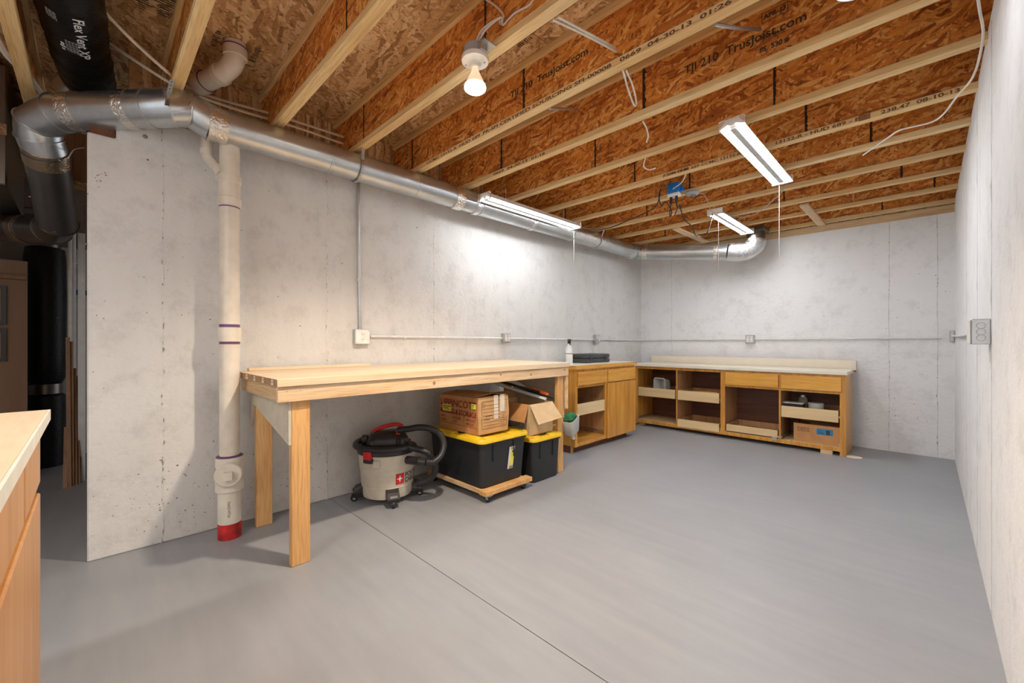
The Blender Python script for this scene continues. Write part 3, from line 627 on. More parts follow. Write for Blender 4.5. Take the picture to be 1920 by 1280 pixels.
tube('flexible_elbow', fp, [DR+0.015+0.005*(k % 2) for k in range(len(fp))], 'flexfoil', t, 28)
ring('collar', (-1.39, 5.36, 2.30), (0, 0, 1), DR+0.006, 0.10, 'galvd', t)
box('boot', (-1.50, 5.25, 2.345), (-1.28, 5.47, 2.40), 'galvd', t, 0.004)
# hanger straps (perforated)
def strap(pts, label, w_=0.019):
    tt = thing('hanger_strap', label, 'strap', pts[0], 'perforated steel duct hangers')
    vs, fs = [], []
    P = [Vector(p) for p in pts]; side = Vector((0.35, 0.9, 0)).normalized() if len(P) < 5 else Vector((0, 1, 0))
    for p in P: vs += [p-side*w_/2, p+side*w_/2]
    for i in range(len(P)-1): fs.append((2*i, 2*i+1, 2*i+3, 2*i+2))
    link('band', vs, fs, 'zinc', tt)
    hv, hf = [], []
    tot = 0
    for i in range(len(P)-1):
        L_ = (P[i+1]-P[i]).length; n_ = max(1, int(L_/0.018)); nrm = side.cross((P[i+1]-P[i]).normalized()); nrm = nrm if nrm.dot(Vector((0, 0, EYE))-P[i]+Vector((0, 0, 0))) > 0 else -nrm
        for k in range(n_):
            c_ = P[i].lerp(P[i+1], (k+0.5)/n_)+nrm*0.0008; b0 = len(hv); dd = (P[i+1]-P[i]).normalized()
            for a in range(6): hv.append(c_+side*0.0032*math.cos(a*PI/3)+dd*0.0032*math.sin(a*PI/3))
            hf.append(tuple(range(b0, b0+6)))
    link('punched_hole', hv, hf, 'black', tt)
cc = Vector((-2.762, 0.33, 2.287))
strap([at_y(323, 150, 0.272), at_d(316, 176, 2.07), at_d(313, 198, 2.02)], 'perforated steel strap nailed to the joist end at the silver elbow')
def loop(yc, x1, z1, a1):
    pts = [(x1, yc, z1)]
    for k in range(14):
        a = math.radians(a1-k*(a1+140)/13); pts.append((-2.74+(DR+0.005)*math.cos(a), yc, 2.275+(DR+0.005)*math.sin(a)))
    return pts
strap(loop(1.262, -2.64, JB-0.001, 20), 'perforated steel strap looped round the duct at the third joist')
strap(loop(4.13, -2.62, JB-0.001, 20), 'perforated steel strap looped round the duct toward the far corner')
# ------------------------------------------------------------------ PVC stack and ceiling waste pipes
px_, py_ = -2.79, 0.545
t = thing('drain_stack', 'tall cream plastic drain pipe with red painted foot in front of the left wall', 'pipe', (px_, py_, 0))
lathe('lower_pipe', [(0.0565, 0.085), (0.0565, 0.30)], 'pvcw', t, (px_, py_, 0), 32)
lathe('painted_foot', [(0.0572, 0.0), (0.0572, 0.082), (0.0565, 0.086)], 'red', t, (px_, py_, 0), 32)
co_ = lathe('cleanout_fitting', [(0.060, 0.262), (0.068, 0.266), (0.068, 0.318), (0.062, 0.323), (0.062, 0.395), (0.067, 0.40), (0.067, 0.452), (0.060, 0.457)], 'pvcw', t, (px_, py_, 0), 32)
dn = Vector((0.80, -0.22, 0)).normalized()
base = Vector((px_, py_, 0.368))
ht = tube('cleanout_hub', [base+dn*0.03, base+dn*0.075], 0.060, 'pvcw', co_, 28)
cp = tube('cleanout_plug', [base+dn*0.074, base+dn*0.083, base+dn*0.090], [0.066, 0.066, 0.060], 'pvcw', t, 28)
setframe(Matrix.Translation(base+dn*0.104) @ Matrix.Rotation(math.atan2(dn.y, dn.x), 4, 'Z'))
box('plug_nut', (-0.02, -0.022, -0.022), (0.016, 0.022, 0.022), 'pvcw', t, 0.002)
setframe()
UR = 0.0485
lathe('upper_pipe', [(UR, 0.45), (UR, 1.105)], 'pvc', t, (px_, py_, 0), 32)
lathe('primer_ring', [(UR+0.0165, 0.452), (UR+0.0165, 0.4565), (UR+0.0005, 0.458), (UR+0.0005, 0.462)], 'primer', t, (px_, py_, 0), 32)
lathe('coupling', [(0.050, 1.098), (0.057, 1.10), (0.057, 1.178), (0.050, 1.18)], 'pvc', t, (px_, py_, 0), 32)
for z0, z1 in ((1.085, 1.099), (1.18, 1.196)): lathe('primer_ring', [(UR+0.0006, z0), (UR+0.0008, z1)], 'primer', t, (px_, py_, 0), 32)
lathe('upper_pipe', [(UR, 1.178), (UR, 1.86)], 'pvc', t, (px_, py_, 0), 32)
wye = lathe('wye_fitting', [(0.050, 1.856), (0.057, 1.858), (0.057, 1.905), (0.052, 1.91), (0.052, 1.99), (0.057, 1.995), (0.057, 2.03), (0.050, 2.032)], 'pvc', t, (px_, py_, 0), 32)
lathe('primer_ring', [(UR+0.0007, 1.850), (UR+0.0007, 1.856)], 'primer', t, (px_, py_, 0), 32)
lathe('upper_pipe', [(UR, 2.03), (UR, 2.20)], 'pvc', t, (px_, py_, 0), 32)
tube('branch_pipe', [at_d(388, 250, 2.34), at_d(388, 282, 2.34), at_d(391, 296, 2.34), at_d(402, 309, 2.34), at_d(416, 326, 2.34)], 0.028, 'pvc', t, 18, True, 5)
ring('branch_collar', at_d(388, 286, 2.34), (0, 0, 1), 0.032, 0.03, 'pvc', t)
text('ASTM D2665', 0.018, 'inkd', t, lambda a, b: (px_+0.0572*math.cos(-0.35+b/0.0572), py_+0.0572*math.sin(-0.35+b/0.0572), 0.125+a), 'printing', 0.9)
box('pipe_tag', (px_-0.075, py_-0.055, 2.02), (px_-0.07, py_-0.03, 2.12), 'white', t)
p = at_z(440, 82, SUB)
t = thing('waste_elbow', 'large cream plastic waste pipe dropping from the subfloor and bending left', 'pipe', (p.x, p.y, SUB))
pts = [at_d(441, 80, 2.222), at_d(441, 104, 2.23), at_d(434, 123, 2.24), at_d(416, 138, 2.26), at_d(395, 149, 2.29), at_d(371, 161, 2.33)]
tube('bent_pipe', pts, [0.049]*26, 'pvc', t, 26, True, 5)
ring('hub', at_d(441, 100, 2.23), (0, 0, 1), 0.056, 0.05, 'pvc', t)
ring('primer_ring', at_d(441, 91, 2.228), (0, 0, 1), 0.0565, 0.005, 'primer', t)
ring('hub', at_d(413, 140, 2.263), pts[3]-pts[4], 0.055, 0.03, 'pvc', t)
ring('hub', at_d(382, 155, 2.315), pts[4]-pts[5], 0.055, 0.05, 'pvc', t)
ring('primer_ring', at_d(388, 152, 2.305), pts[4]-pts[5], 0.0557, 0.005, 'primer', t)
t = thing('waste_trap', 'cream plastic trap bend peeking above the silver duct at far left', 'pipe', at_d(120, 150, 2.5))
tube('trap_bend', [at_d(104, 125, 2.5), at_d(105, 150, 2.5), at_d(112, 160, 2.48), at_d(118, 152, 2.45), at_d(135, 150, 2.42), at_d(160, 157, 2.40), at_d(205, 166, 2.38)], 0.036, 'pvcw', t, 20, True, 5)
ring('hub', at_d(157, 156, 2.40), at_d(165, 158, 2.40)-at_d(155, 155.5, 2.4), 0.041, 0.05, 'pvcw', t)
ring('primer_ring', at_d(161.5, 157.5, 2.40), at_d(165, 158, 2.40)-at_d(155, 155.5, 2.4), 0.0415, 0.004, 'primer', t)
# ------------------------------------------------------------------ insulated flex ducts and the utility corner
def flex(name, pts, r, label, m='blackpoly', n=5):
    t = thing(name, label, 'duct', pts[0])
    P = smoothpts(pts, n); R = [r*(1+0.02*math.sin(i*1.7)+0.015*math.sin(i*0.6)) for i in range(len(P))]
    tube('sleeve', P, R, m, t, 26)
    return t
t = flex('flexible_duct', [(-2.1, -0.085, 2.55), (-2.45, -0.075, 2.55), (-2.8, -0.055, 2.545), (-3.05, -0.035, 2.535), (-3.24, -0.015, 2.525)], 0.112, 'black sleeved flexible duct with white lettering between the first joists', n=8)
def flexplace(x, y):       # wraps print round the underside of the sleeve; x along the duct, y around
    ang = -1.0+y/0.135
    return (-2.62-x, -0.045+0.139*math.sin(-ang)*-1, 2.533-0.1405*math.cos(ang))
def fpl(x0, y0): return lambda a, b: (lambda an: (x0-a, -0.065+0.1165*math.sin(an)+(x0-a+2.6)*-0.06, 2.548-0.1165*math.cos(an)+min(0, (x0-a+2.9)*0.05)))(y0+b/0.1395)
text('Flex Vent XP', 0.060, 'inkw', t, fpl(-2.50, 0.10), 'printing', 1.0, bold=0.0008)
for i in range(4): text('R-6  UL 181 CLASS 1', 0.014, 'inkw', t, fpl(-2.70, 0.02-i*0.09), 'printing', 0.8)
for i in range(3): text('AIR DUCT', 0.016, 'inkw', t, fpl(-2.52, -0.42-i*0.1), 'printing', 0.8)
lines('printed_mark', [(0, 0, 0.02, 0.014), (0.026, -0.004, 0.040, 0.018), (0.05, 0, 0.064, 0.012)], 'inkw', t, fpl(-2.74, -0.4))
t = thing('insulated_riser', 'upright black insulated duct with a metal band in the utility corner', 'duct', (-4.2, -0.28, 0))
def atc(u, v): return at_d(u, v, 2.95)
c0 = at_d(85, 470, 3.7)
lathe('sleeve', [(0.10, 1.93), (0.122, 1.92), (0.130, 1.84), (0.132, 1.4), (0.129, 1.0), (0.128, 0.78), (0.105, 0.73)], 'blackpoly', t, (c0.x, c0.y, 0), 30)
lathe('metal_band', [(0.108, 0.64), (0.108, 0.725)], 'galvd', t, (c0.x, c0.y, 0), 30)
lathe('lower_sleeve', [(0.105, 0.64), (0.125, 0.62), (0.128, 0.3), (0.128, 0.0)], 'blackpoly', t, (c0.x, c0.y, 0), 30)
lathe('top_collar', [(0.095, 1.93), (0.095, 1.98)], 'galvd', t, (c0.x, c0.y, 0), 30)
# tan board wall behind, with dark window-like frames
t = thing('tan_partition', 'tan board partition seen behind the black duct at far left', 'partition', (-4.9, -1.0, 0))
box('board', (-5.0, -3.2, 0), (-4.95, -0.36, 1.72), 'tan', t)
box('board', (-4.95, -3.2, 1.575), (-4.92, -0.36, 1.605), 'stick', t)
for (z0, z1) in ((1.23, 1.52), (0.95, 1.20)):
    q = at_x(12, 600, -4.93)
    boxes('dark_frame', [((-4.94, q.y-0.025, z0), (-4.925, q.y, z1)), ((-4.94, q.y-0.4, z1-0.025), (-4.925, q.y, z1)), ((-4.94, q.y-0.4, z0), (-4.925, q.y, z0+0.025))], 'black', t)
t = thing('sheet_metal_plenum', 'dark sheet metal air plenum at the far left under the ceiling', 'duct', (-4.0, -0.8, 2.2))
box('plenum_body', (-4.4, -1.35, 1.95), (-3.55, -0.33, 2.60), 'galvd', t, 0.006)
box('foil_tape', (-3.56, -1.34, 2.22), (-3.545, -0.33, 2.28), 'brownfoil', t)
for k in range(2): tag(tube('support_rod', [at_d(-30, 385+k*12, 2.9), at_d(66, 390+k*13, 2.9)], 0.007, 'rust', None, 8), ('upper', 'lower')[k]+' rusty pipe crossing behind the sloping duct', 'pipe', 'rusty pipes in the utility corner')
cord('insulated_line', [at_d(-12, 60, 2.0), at_d(10, 98, 2.05), at_d(28, 118, 2.1), at_d(50, 140, 2.15), at_d(74, 172, 2.3)], 0.016, 'cable', 'thick pale tube slanting down at the top left corner', 'tubing')
tag(box('header_board', (-3.62, -0.235, 2.06), (-3.58, 0.10, 2.34), 'stick'), 'brown wooden header board behind the silver duct bend', 'board')
cord('thin_wire', [at_d(50, 98, 2.3), at_d(85, 115, 2.35), at_d(115, 127, 2.4)], 0.004, 'cable', 'thin pale wire crossing the dark gap at top left', 'wire')
cord('thin_wire', [at_d(128, 296, 2.15), at_d(140, 280, 2.3), at_d(158, 277, 2.5)], 0.003, 'cable', 'thin curled pale wire beside the sloping duct', 'wire')
# pipes, studs and leaning trim in the narrow gap
def vpipe(u, d, r, z0, z1, m, label, cat='pipe', grp=None, name='utility_pipe'):
    q = at_d(u, 640, d); return tag(tube(name, [(q.x, q.y, z0), (q.x, q.y, z1)], r, m, None, 12), label, cat, grp)
vpipe(131, 3.5, 0.012, 0, 1.95, 'cable', 'thin white pipe just right of the black riser', grp='white pipes in the utility gap')
vpipe(137, 3.6, 0.018, 0, 2.3, 'conduit', 'wider white pipe in the gap beside the black riser', grp='white pipes in the utility gap')
q = at_d(153, 640, 3.3)
tag(box('metal_stud', (q.x-0.03, q.y-0.02, 0.0), (q.x+0.03, q.y+0.02, 1.95), 'conduit'), 'white metal stud standing close to the end of the concrete wall', 'stud')
q = at_d(146, 640, 4.05)
tag(box('white_cabinet', (q.x-0.3, q.y-0.3, 0.0), (q.x, q.y+0.5, 2.0), 'white', None, 0.01), 'tall white cabinet glimpsed through the narrow gap', 'cabinet')
tag(box('blue_label', (q.x+0.0005, q.y-0.05, 1.55), (q.x+0.003, q.y+0.2, 1.60), 'btag'), 'small blue strip on the white cabinet in the gap', 'sticker')
for k, (u0, u1, vt, z1) in enumerate(((122, 124, 800, 0), (130, 127, 632, 0), (135, 133, 640, 0), (141, 139, 690, 0), (147, 144, 705, 0), (148, 150, 706, 0))):
    d0 = 3.15+0.05*k; a = at_z(u0, 915-k*2, 0.0); a = Vector((a.x, a.y, 0.0)); dd = a.y*cT-a.x*sT
    b = at_d(u1, vt, dd+0.12); s_ = 0.012
    n_ = Vector((0.2, 1, 0)).normalized()*s_; m_ = Vector((1, 0, 0))*0.006
    vs = [a-n_-m_, a+n_-m_, a+n_+m_, a-n_+m_, b-n_-m_, b+n_-m_, b+n_+m_, b-n_+m_]
    o = link('trim_stick', vs, CUBEF, 'stick')
    tag(o, ('shortest brown trim length leaning against the black riser', 'tall dark trim length leaning just right of the black riser', 'tall trim length leaning third from the black riser', 'mid-height trim length leaning between the tall ones and the stud', 'thin brown trim length leaning beside the metal stud', 'brown trim length leaning nearest the concrete wall end')[k], 'trim stick', 'brown trim lengths leaning in the utility gap')
# ------------------------------------------------------------------ conduits and outlets
t = thing('conduit_run', 'white painted conduit running level along the left wall', 'conduit', (XL+0.02, 3, 1.13))
tube('pipe', [(XL+0.018, 1.46, 1.138), (XL+0.018, 2.82, 1.132)], 0.009, 'conduit', t, 10)
tube('pipe', [(XL+0.018, 2.90, 1.130), (XL+0.018, 4.42, 1.122)], 0.009, 'conduit', t, 10)
tube('pipe', [(XL+0.018, 4.50, 1.122), (XL+0.018, 5.45, 1.118), (XL+0.05, 5.58, 1.117), (XL+0.15, YF-0.018, 1.118), (-1.57, YF-0.018, 1.126)], 0.009, 'conduit', t, 10, True, 6)
for y in (1.75, 2.35, 3.3, 3.9, 4.9): ring('pipe_clip', (XL+0.016, y, 1.132), (0, 1, 0), 0.012, 0.018, 'conduit', t)
t = thing('conduit_run', 'white painted conduit running level along the far wall to the right', 'conduit', (-0.7, YF, 1.13))
tube('pipe', [(-1.47, YF-0.018, 1.126), (0.10, YF-0.018, 1.132)], 0.009, 'conduit', t, 10)
for x in (-1.1, -0.3): ring('pipe_clip', (x, YF-0.016, 1.129), (1, 0, 0), 0.012, 0.018, 'conduit', t)
t = thing('conduit_drop', 'upright conduit dropping from the duct to the outlet above the bench', 'conduit', (XL+0.02, 1.372, 1.2))
tube('pipe', [(XL+0.020, 1.365, 2.30), (XL+0.020, 1.368, 1.75), (XL+0.028, 1.375, 1.22), (XL+0.035, 1.376, 1.18)], 0.011, 'zinc', t, 12, True, 5)
for z in (2.05, 1.55): ring('pipe_clip', (XL+0.018, 1.366, z), (0, 0, 1), 0.014, 0.02, 'zinc', t)
def outlet(y, label, s=0.05, dep=0.045, x=None, duplex=True, wall='l'):
    c = {'l': (XL, y, 1.135), 'f': (y, YF, 1.128)}[wall]
    t = thing('outlet_box', label, 'outlet', c, 'metal outlet boxes on the concrete walls')
    rz = {'l': 0, 'f': -PI/2}[wall]
    fr(c, rz)
    box('box_body', (0.001, -s, -s), (dep, s, s), 'zinc', t, 0.004)
    cvr = box('cover_plate', (dep, -s+0.002, -s+0.002), (dep+0.004, s-0.002, s-0.002), 'white' if s > 0.05 else 'zinc', t, 0.0018)
    for q in ((-0.02, 0.02) if s <= 0.05 else (0.0,)):
        f = box('receptacle', (dep+0.004, q-0.014, -0.034), (dep+0.0075, q+0.014, 0.034), 'porc', t, 0.002)
        for zz in (-0.018, 0.018):
            for yy in (-0.005, 0.005): box('slot', (dep+0.0072, q+yy-0.0012, zz-0.004), (dep+0.0079, q+yy+0.0012, zz+0.004), 'black', f)
    for a_, b_ in ((1, 1), (-1, -1)): box('corner_screw', (dep+0.004, a_*(s-0.01)-0.003, b_*(s-0.01)-0.003), (dep+0.0055, a_*(s-0.01)+0.003, b_*(s-0.01)+0.003), 'grey', cvr)
    setframe()
    return t
outlet(1.385, 'square metal outlet box with duplex receptacle above the workbench', 0.054, 0.05)
outlet(2.865, 'small metal outlet box above the far end of the workbench', 0.045, 0.045)
t = outlet(4.46, 'metal outlet box above the black tool case near the corner', 0.048, 0.045)
box('plug_in_adapter', (XL+0.045, 4.38, 1.07), (XL+0.085, 4.42, 1.13), 'grey', t, 0.006)
outlet(-1.52, 'four-gang metal outlet box on the far wall above the backsplash', 0.05, 0.04, wall='f')
# right wall: junction by the corner, big grey box
t = thing('outlet_box', 'small grey conduit box in the corner of far and right walls', 'outlet', (0.12, YF, 1.14), 'metal outlet boxes on the concrete walls')
box('box_body', (0.15, YF-0.06, 1.10), (0.182, YF-0.002, 1.20), 'zinc', t, 0.004)
t = thing('wall_conduit', 'short white conduit from the corner box to the grey box on the right wall', 'conduit', (XR, 4.0, 1.15))
tube('pipe', [(XR-0.018, 5.58, 1.15), (XR-0.018, 4.2, 1.14), (XR-0.02, 3.4, 1.142), (XR-0.025, 2.66, 1.140)], 0.010, 'conduit', t, 12, True, 4)
ring('connector', (XR-0.025, 2.66, 1.14), (0, 1, 0), 0.016, 0.03, 'zinc', t)
p0 = at_x(1857, 597, 0.13); 
t = thing('switch_box', 'grey steel box with round knockouts on the right wall', 'outlet box', (XR, 2.6, 1.14))
y0, y1, z0, z1, xx = 2.545, 2.648, 1.088, 1.192, XR-0.055
box('box_body', (xx, y0, z0), (XR-0.001, y1, z1), 'zinc', t, 0.003)
box('cover_plate', (xx-0.008, y0+0.001, z0+0.003), (xx-0.001, y1-0.001, z1-0.003), 'white', t, 0.003)
for z in (1.115, 1.14, 1.165):
    k_ = lathe('knockout', [(0.0135, 0.0), (0.0130, -0.0012)], 'grey', t, (XR-0.028, y0-0.0002, z), 18, 'y'); lathe('knockout_centre', [(0.0115, 0.0), (0.0112, -0.0018)], 'zinc', k_, (XR-0.028, y0-0.0002, z), 18, 'y')
# ------------------------------------------------------------------ workbench
t = thing('workbench', 'long pine workbench against the left wall with square legs', 'workbench', (-2.5, 1.75, 0))
BX, BY0, BY1, BZ = -2.15, 0.608, 2.87, 0.922
nb = 5; xw = (BX-(-2.93))/nb
for k in range(nb):
    x0 = -2.93+k*xw
    pk = box('top_plank', (x0+0.0006, BY0, BZ-0.036), (x0+xw-0.0006, BY1, BZ), 'top_y', t, 0.0012); box('shaded_end_grain', (x0+0.002, BY0-0.0008, BZ-0.035), (x0+xw-0.002, BY0+0.001, BZ-0.001), 'stickl', pk)  # plank end cap carries the shadow in its colour
    box('square_patch', (x0+xw/2-0.016, BY0-0.0012, BZ-0.031), (x0+xw/2+0.016, BY0+0.001, BZ-0.005), 'edge', pk)
    box('patch_centre', (x0+xw/2-0.005, BY0-0.0016, BZ-0.021), (x0+xw/2+0.005, BY0, BZ-0.012), 'stick', pk)
ap = box('front_apron', (BX-0.039, BY0+0.004, BZ-0.036-0.076), (BX-0.012, BY1-0.015, BZ-0.037), 'pine_y', t, 0.002)
for k in range(4): lathe('nail_head', [(0.003, 0), (0.003, 0.0015)], 'zinc', ap, (BX-0.0125, BY0+0.045+0.03*k, BZ-0.06+0.01*(k % 2)), 8, 'x')
box('end_apron', (-2.92, BY0+0.02, BZ-0.036-0.076), (BX-0.04, BY0+0.058, BZ-0.037), 'pine_x', t, 0.002)
box('rear_apron', (-2.93, BY0+0.06, BZ-0.036-0.076), (-2.895, BY1-0.02, BZ-0.037), 'pine_y', t, 0.002)
for k, y in enumerate((1.3, 2.0)): box('cross_brace', (-2.89, y, BZ-0.112), (BX-0.04, y+0.038, BZ-0.037), 'pine_x', t)
def leg(x0, x1, y0, y1): box('leg', (x0, y0, 0), (x1, y1, BZ-0.112+0.07), 'leg', t, 0.003)
leg(-2.228, -2.189, 0.682, 0.768); 
box('leg', (-2.845, 0.682, 0), (-2.806, 0.768, BZ-0.037), 'leg', t, 0.003)
box('leg', (-2.225, 2.745, 0), (-2.189, 2.82, BZ-0.042), 'pine_x' if 0 else 'leg', t, 0.003)
box('leg', (-2.845, 2.745, 0), (-2.806, 2.82, BZ-0.042), 'leg', t, 0.003)
gp = prism('gusset_panel', [(-2.862, 0.592), (-2.862, BZ-0.112), (-2.915, BZ-0.112), (-2.915, 0.62), (-2.862, 0.592)][:1]+[(-2.862, BZ-0.112), (-2.19, BZ-0.112), (-2.19, 0.597), (-2.82, 0.735)], 0.668, 0.681, 'y', 'gusset', t)
for k in range(5): lathe('nail_head', [(0.0028, -0.0015), (0.0028, 0)], 'grey', gp, (-2.205, 0.6678, 0.62+0.045*k), 8, 'y')
box('far_end_panel', (-2.80, 2.83, 0.45), (-2.20, 2.845, BZ-0.112), 'gusset', t)
box('end_strip', (-2.188, 2.835, 0.53), (-2.17, 2.86, BZ-0.112), 'pine_x', t)
def knot(y, z, r): lathe('knot', [(r, 0), (r*0.95, 0.0006), (r*0.3, 0.0008)], 'knotm', ap, (BX-0.0120, y, z), 14, 'x')
M['knotm'] = plain('knot', (0.42, 0.20, 0.08), 0.6, var=0.3)
for y, z, r in ((1.49, 0.842, 0.011), (2.06, 0.862, 0.008), (2.38, 0.845, 0.009), (2.8, 0.862, 0.009)): knot(y, z, r)
t = tag(box('loose_board', (-2.925, 0.66, BZ), (-2.88, 1.43, BZ+0.018), 'top_y', None, 0.002), 'narrow loose pine board lying at the back of the workbench', 'board')
# ------------------------------------------------------------------ near cabinet with plywood counter
t = thing('base_cabinet', 'orange oak base cabinet close to the viewer at lower left', 'cabinet', (-1.2, -0.35, 0))
CX0, CX1, CY = -1.672, -0.46, -0.118
for nm, a, b in (('side_panel', (CX0, -0.70, 0), (CX0+0.018, CY-0.019, 0.884)), ('side_panel', (CX1-0.018, -0.70, 0), (CX1, CY-0.019, 0.884)), ('back_panel', (CX0+0.018, -0.70, 0), (CX1-0.018, -0.69, 0.884)), ('bottom_panel', (CX0+0.018, -0.69, 0.08), (CX1-0.018, CY-0.019, 0.098))): box(nm, a, b, 'door', t)
xs = [CX0, -1.302, -0.905, CX1]
boxes('face_frame', [((CX0, CY-0.019, 0.0), (CX0+0.03, CY, 0.884)), ((CX1-0.03, CY-0.019, 0.0), (CX1, CY, 0.884)), ((CX0, CY-0.019, 0.855), (CX1, CY, 0.884)), ((CX0, CY-0.019, 0.690), (CX1, CY, 0.735)), ((-0.925, CY-0.019, 0.0), (-0.885, CY, 0.884)), ((-1.32, CY-0.019, 0.70), (-1.28, CY, 0.884)), ((CX0, CY-0.019, 0.08), (CX1, CY, 0.12))], 'oak_x', t)
for i in range(3):
    d = box('drawer', (xs[i]+0.006, CY+0.001, 0.727), (xs[i+1]-0.006, CY+0.02, 0.866), 'door', t, 0.004, 1)
box('cabinet_door', (CX0+0.002, CY+0.001, 0.10), (-0.915, CY+0.02, 0.700), 'door', t, 0.004)
box('cabinet_door', (-0.895, CY+0.001, 0.10), (CX1-0.002, CY+0.02, 0.700), 'door', t, 0.004)
t = thing('countertop', 'plywood countertop with white painted edge on the near cabinet', 'countertop', (-1.2, -0.4, 0.89))
box('plywood', (-1.703, -0.72, 0.8845), (-0.44, -0.0865, 0.914), 'ply', t)
box('painted_edging', (-1.7035, -0.0862, 0.886), (-0.44, -0.0815, 0.9135), 'edge', t)
box('painted_edging', (-1.708, -0.72, 0.886), (-1.7036, -0.0815, 0.9135), 'edge', t)
# ------------------------------------------------------------------ tray helper
def tray(parent, x0, x1, y0, y1, z0, z1, front, m='birch_x', name='pullout_tray'):
    """open box; front = 'y-' or 'x+' gives the thicker face"""
    w_ = 0.012
    L_ = [((x0, y0, z0), (x1, y1, z0+0.008))]
    base = boxes(name, [((x0, y0, z0+0.004), (x1, y1, z0+0.012)), ((x0, y0, z0), (x0+w_, y1, z1)), ((x1-w_, y0, z0), (x1, y1, z1)), ((x0, y1-w_, z0), (x1, y1, z1)) if front == 'y-' else ((x0, y0, z0), (x1, y0+w_, z1)), ((x0, y0+0.02, z0), (x1, y0+0.02+w_, z1)) if front == 'y-' else ((x0, y1-w_, z0), (x1, y1, z1))], 'inner', parent)
    if front == 'y-': box('tray_front', (x0-0.002, y0-0.002, z0), (x1+0.002, y0+0.012, z1), m, base, 0.0015)
    else: box('tray_front', (x1-0.012, y0-0.002, z0), (x1+0.002, y1+0.002, z1), m, base, 0.0015)
    return base
# ------------------------------------------------------------------ left wall cabinet
t = thing('base_cabinet', 'honey oak cabinet on the left wall with one open bay and one door', 'cabinet', (-2.7, 3.9, 0))
X0, X1, Y0, Y1 = -2.93, -2.43, 3.315, 4.475
ZT = 0.826
box('side_panel', (X0, Y0, 0.07), (X1-0.02, Y0+0.016, ZT), 'oak_z', t)
box('side_panel', (X0, Y1-0.016, 0.07), (X1-0.02, Y1, ZT), 'oak_z', t)
box('divider', (X0, 3.868, 0.10), (X1-0.02, 3.884, ZT), 'inner', t)
box('bottom_panel', (X0, Y0+0.016, 0.085), (X1-0.002, Y1-0.016, 0.101), 'oak_y', t)
box('back_panel', (X0, Y0+0.016, 0.1), (X0+0.008, Y1-0.016, ZT), 'inner', t)
boxes('face_frame', [((X1-0.02, Y0, 0.065), (X1, Y0+0.038, ZT)), ((X1-0.02, Y1-0.038, 0.065), (X1, Y1, ZT)), ((X1-0.02, 3.855, 0.065), (X1, 3.897, ZT)), ((X1-0.02, Y0, 0.79), (X1, Y1, ZT)), ((X1-0.02, Y0, 0.640), (X1, Y1, 0.672)), ((X1-0.02, Y0, 0.065), (X1, Y1, 0.10))], 'oak_z', t)
box('drawer', (X1+0.001, Y0+0.030, 0.665), (X1+0.019, 3.868, 0.800), 'oak_y', t, 0.004)
box('drawer', (X1+0.001, 3.885, 0.665), (X1+0.019, Y1-0.006, 0.800), 'oak_y', t, 0.004)
box('cabinet_door', (X1+0.001, 3.878, 0.065), (X1+0.019, Y1-0.004, 0.652), 'oak_z', t, 0.004)
tray(t, X0+0.03, X1-0.006, Y0+0.042, 3.845, 0.368, 0.482, 'x+', 'birch_y')
for z in (0.43, 0.135): box('drawer_slide', (X0+0.02, 3.856, z-0.012), (X1-0.03, 3.866, z+0.012), 'zinc', t)
box('drawer_slide', (X0+0.02, Y0+0.018, 0.123), (X1-0.03, Y0+0.03, 0.147), 'zinc', t)
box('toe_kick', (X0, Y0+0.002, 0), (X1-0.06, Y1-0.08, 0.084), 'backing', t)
box('corner_foot', (X1-0.075, Y0+0.004, 0), (X1-0.045, Y0+0.03, 0.065), 'oak_z', t)
tp = thing('countertop', 'pale counter with wooden front edge on the left wall cabinet', 'countertop', (-2.7, 3.9, ZT))
box('laminate_top', (X0, Y0-0.02, ZT+0.0005), (X1+0.012, Y1+0.01, ZT+0.038), 'lamtop', tp)
box('wooden_edge', (X1+0.0125, Y0-0.02, ZT+0.0005), (X1+0.028, Y1+0.01, ZT+0.0385), 'oak_y', tp)
box('wooden_edge', (X0, Y0-0.030, ZT+0.0005), (X1+0.028, Y0-0.0205, ZT+0.0385), 'oak_x', tp)
CT = ZT+0.0385
tag(box('steel_bit', (-2.75, 3.5, 0.381), (-2.55, 3.6, 0.43), 'black', None, 0.01), 'dark tool lying in the tray of the left wall cabinet', 'tool')
# spray bottle and case
c = (-2.74, 3.63, CT)
t = thing('spray_bottle', 'white spray bottle with black trigger standing beside the black case', 'bottle', c)
lathe('bottle', [(0.036, 0), (0.038, 0.01), (0.038, 0.13), (0.036, 0.15), (0.022, 0.19), (0.014, 0.205), (0.014, 0.215)], 'white', t, c, 24)
lathe('brown_band', [(0.0385, 0.10), (0.0385, 0.108)], 'stick', t, c, 24)
lathe('collar', [(0.017, 0.212), (0.017, 0.235)], 'black', t, c, 16)
setframe(Matrix.Translation(c) @ Matrix.Rotation(-0.6, 4, 'Z'))
hd = box('spray_head', (-0.03, -0.010, 0.235), (0.045, 0.010, 0.262), 'black', t, 0.004)
tube('trigger', [(0.02, 0, 0.24), (0.035, 0, 0.22), (0.03, 0, 0.195)], 0.005, 'black', t, 8, True, 3)
lathe('nozzle', [(0.007, 0.045), (0.007, 0.058)], 'redp', t, (0, 0, 0.25), 10, 'x')
setframe()
t = thing('tool_case', 'flat black plastic tool case lying on the left wall counter', 'case', (-2.72, 3.98, CT))
box('lower_shell', (-2.86, 3.76, CT), (-2.60, 4.22, CT+0.048), 'case', t, 0.010, 2)
box('upper_shell', (-2.86, 3.76, CT+0.050), (-2.60, 4.22, CT+0.096), 'case', t, 0.012, 2)
